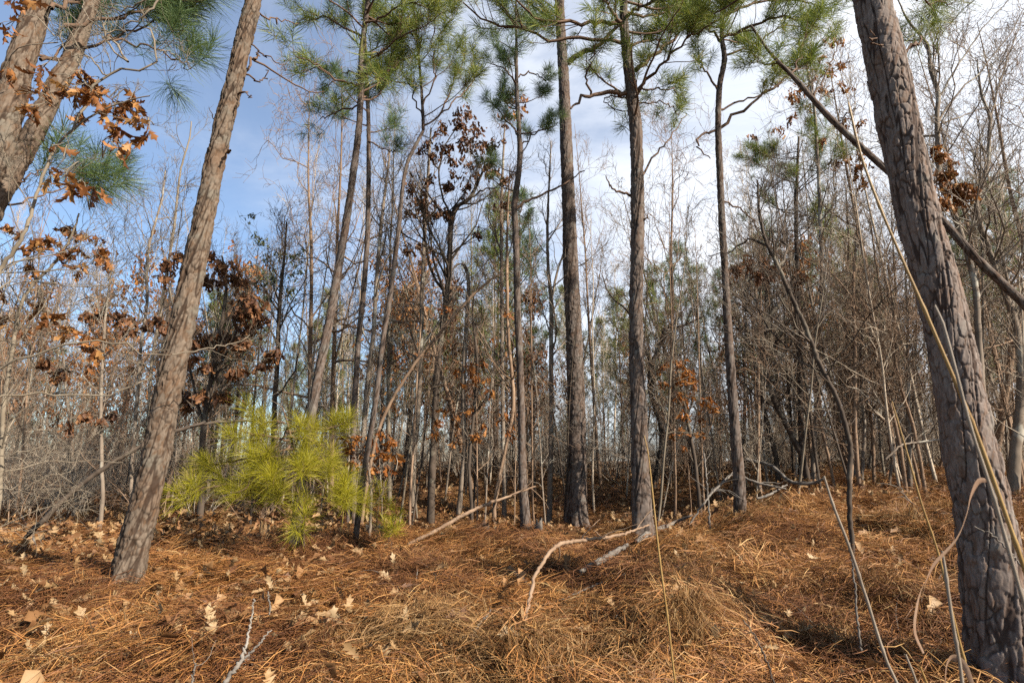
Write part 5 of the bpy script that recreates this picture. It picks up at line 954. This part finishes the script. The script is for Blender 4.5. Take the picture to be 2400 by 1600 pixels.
stick('pale twig fanned out across the foot of the largest pine', [(2282, 1232, 3), (2340, 1265, 5), (2400, 1335, 5)], seed=22, ys=yd(2.55, 2.55, 2.55))
stick('white limbed fallen branch at the base of the bare clump', [(2075, 1078, 6), (2110, 1045, 5), (2150, 1036, 5), (2200, 1030, 4)], 'twig_grey', seed=23, twigs=5, ys=yd(7.2, 7.2, 7.3, 7.3))
for i in range(46):                                                        # small litter twigs
    u, v = r.uniform(0, 2300), r.uniform(1240, 1595); a = r.uniform(0, 3.14); L = r.uniform(40, 110); p0 = hit(u, v)
    l = r.uniform(.12, .45); q = np.array([[0, 0, 0], [l * .5 * math.cos(a), l * .5 * math.sin(a), .02 + r.normal(0, .01)], [l * math.cos(a) + r.normal(0, .02), l * math.sin(a), .0]]); q[:, 2] += ground_z(p0[0] + q[:, 0], p0[1] + q[:, 1]) - p0[2] + .075
    G = Geo(); c = catmull(q, 7); G.tubes(c, np.linspace(.0035, .0015, 7), 5); o = link('twig', G.build('twig', M['dead_grey'] if i % 3 else M['twig_dark']), None, tuple(p0)); tag(o, f'small broken {"grey" if i % 3 else "dark"} twig lying loose on the straw near {near(p0[0], p0[1])}', 'twig', 'loose twigs on the straw')

# stumps
def stump(label, u, v, w, h, m, top, seed, Y=None, jag=.35):
    r = np.random.default_rng(seed); p = hit(u, v) if Y is None else at(u, v, Y); rad = px2m(w, u, v, p[1]) / 2; H = px2m(h, u, v, p[1]); root = thing('stump', p, label, 'stump', 'stumps'); k = 28; rows = 9
    th = np.arange(k) / k * 2 * np.pi; V = []
    crown = 1 + jag * (vnoise(np.cos(th) * 2 + seed, np.sin(th) * 2) - .5) * 2
    for i in range(rows):
        t = i / (rows - 1); R = rad * (1.18 - .25 * t) * (1 + .14 * (vnoise(np.cos(th) * 3 + seed, np.sin(th) * 3 + t * 1.2) - .5)); V.append(np.stack([R * np.cos(th), R * np.sin(th), -.08 + (H + .08) * t * np.where(t > .5, crown, 1)], 1))
    V = np.array(V); i, j = np.meshgrid(np.arange(rows - 1), np.arange(k), indexing='ij'); q = np.stack([i * k + j, i * k + (j + 1) % k, (i + 1) * k + (j + 1) % k, (i + 1) * k + j], -1)
    link('trunk', mesh('stump_side', V, q, None, M[m], True, {'rnd': np.full(V.size // 3, .3)}), root)
    T = np.vstack([V[-1], V[-1] * np.array([.55, .55, 1]) - np.array([0, 0, H * .06]), [[0, 0, H * .8]]]); q2 = np.stack([np.arange(k), (np.arange(k) + 1) % k, (np.arange(k) + 1) % k + k, np.arange(k) + k], -1); t2 = np.stack([np.arange(k) + k, (np.arange(k) + 1) % k + k, np.full(k, 2 * k)], -1)
    link('cut_face', mesh('stump_top', T, q2, t2, M[top], False, {'rnd': np.full(len(T), .7)}), root)
stump('rotten brown stump behind the slim dark pine', 617, 1278, 28, 46, 'rotten', 'rotten', 1)
stump('mossy topped stump beside the pine seedlings', 876, 1275, 46, 34, 'rotten', 'dead_grey', 2)
stump('black hollow stump at the lip of the hollow', 1135, 1262, 26, 30, 'twig_dark', 'twig_dark', 3)
stump('small pale grey stump next to the narrow spired pine', 1262, 1262, 20, 34, 'dead_grey', 'dead_grey', 4)
stick('short pale log lying behind the foot of the slim dark pine', [(612, 1302, 20), (640, 1300, 21), (672, 1298, 20)], seed=30, lift=.02, name='fallen_log')

# tall dry grass stalks near the camera
def stalk(label, pts, Y, m, blades=(), name='grass_stalk', dY=0.0):
    q = np.array([[*at(u, v, Y + dY * i / (len(pts) - 1)), px2m(w, u, v, Y) / 2] for i, (u, v, w) in enumerate(pts)]); b = q[0].copy(); gz = float(ground_z(b[0], b[1]))
    if b[2] > gz: d = q[0] - q[1]; s = (gz - .03 - b[2]) / d[2] if d[2] < 0 else 1; q = np.vstack([q[0] + d * min(s, 6) * np.array([1, 1, 1, 0]), q])
    o = q[0, :3].copy(); root = thing(name, o, label, 'grass stalk', 'tall dry grass stalks'); c = catmull(q, 12 * len(q)); G = Geo(); nodes = (1 + .3 * (np.arange(len(c)) % 13 == 0)) * (1 + .22 * (vnoise(np.arange(len(c)) * .35, np.full(len(c), pts[0][0] * .1)) - .5)); G.tubes(c[:, :3] - o, c[:, 3] * nodes, 8); link('stem', G.build('stem', M[m]), root)
    for bp, by, bw in blades:
        n = 40; e = catmull(np.array([[*at(u, v, by), px2m(w, u, v, by) / 2, tw] for (u, v, w, tw) in bp]), n); P, W, TW = e[:, :3] - o, e[:, 3], e[:, 4]; T = nrm(np.gradient(P, axis=0)); S = nrm(np.cross(T, np.array([[0, 1., 0]]))); Nn = np.cross(S, T)
        sd = (S * np.cos(TW)[:, None] + Nn * np.sin(TW)[:, None]) * W[:, None]; fold = Nn * W[:, None] * .25
        V = np.stack([P - sd + fold, P, P + sd + fold], 1).reshape(-1, 3); i = np.arange(n - 1)[:, None]; qd = np.concatenate([i * 3 + np.array([0, 1, 4, 3]), i * 3 + np.array([1, 2, 5, 4])]); link('blade', mesh('blade', V, qd, None, M['blade'], True, {'rnd': np.full(len(V), .5)}), root)
stalk('long straight grey stalk broken off at its tip', [(2120, 1640, 10.1), (2075, 1540, 9.4), (2030, 1400, 8.6), (1990, 1280, 7.8), (1955, 1190, 7.0), (1931, 1115, 5.5)], 1.5, 'stalk_grey')
stalk('thick golden reed stalk leaning right across the largest pine', [(2500, 1640, 13.3), (2400, 1330, 13.3), (2330, 1130, 12.5), (2270, 970, 11.7), (2190, 780, 9.4), (2120, 620, 7.8), (2060, 480, 7.0), (2020, 370, 6.2), (1995, 270, 5.5), (1988, 240, 3.1)], .95, 'stalk_gold',
      blades=[([(2312, 1126, 12, .1), (2295, 1127, 17, .3), (2278, 1160, 20, .7), (2265, 1210, 22, 1.0), (2245, 1260, 19, .8), (2215, 1295, 14, .5), (2190, 1322, 10, .2), (2172, 1360, 9, .8), (2160, 1410, 6, 1.2)], .95, 0)])
stalk('faded tan stalk running beside the thick golden reed', [(2480, 1640, 11.7), (2420, 1480, 10.9), (2370, 1310, 10.9), (2330, 1170, 10.1), (2275, 1000, 9.4), (2235, 850, 8.6), (2210, 760, 7.8), (2190, 715, 7.0)], .85, 'stalk_grey')
stalk('thin golden stalk standing before the sturdy pine', [(1590, 1640, 4.7), (1580, 1580, 4.7), (1565, 1450, 4.7), (1545, 1300, 4.7), (1532, 1180, 3.9), (1520, 1070, 3.1), (1510, 1020, 2.3)], 1.9, 'stalk_gold')
stalk('golden stalk with a curled drooping blade left of the largest pine', [(2290, 1640, 9.4), (2270, 1580, 8.6), (2240, 1470, 7.8), (2200, 1300, 6.2), (2160, 1180, 5.5), (2120, 1040, 4.7), (2090, 940, 3.9)], 1.35, 'stalk_gold',
      blades=[([(2200, 1310, 9, 1.2), (2165, 1370, 10, .9), (2150, 1420, 12, .5), (2145, 1480, 10, .3), (2165, 1530, 7, .2)], 1.4, 0), ([(2285, 1620, 10, .3), (2262, 1560, 18, .4), (2235, 1540, 22, .5), (2220, 1560, 20, .8), (2215, 1610, 14, 1.0)], 1.2, 0)])
stalk('dull tan stalk tight against the curled blade stalk', [(2260, 1640, 10.9), (2250, 1560, 10.1), (2230, 1440, 9.4), (2216, 1340, 8.6), (2208, 1290, 6.2)], 1.2, 'stalk_grey')
stalk('short broken stalk, the taller of two stubs by the grey stalk', [(2160, 1640, 7.0), (2145, 1590, 7.0), (2122, 1532, 6.2)], 1.5, 'stalk_grey')
stalk('shortest broken stalk stub beside the curled blade stalk', [(2185, 1640, 6.2), (2172, 1600, 6.2), (2156, 1560, 5.5)], 1.5, 'stalk_gold')
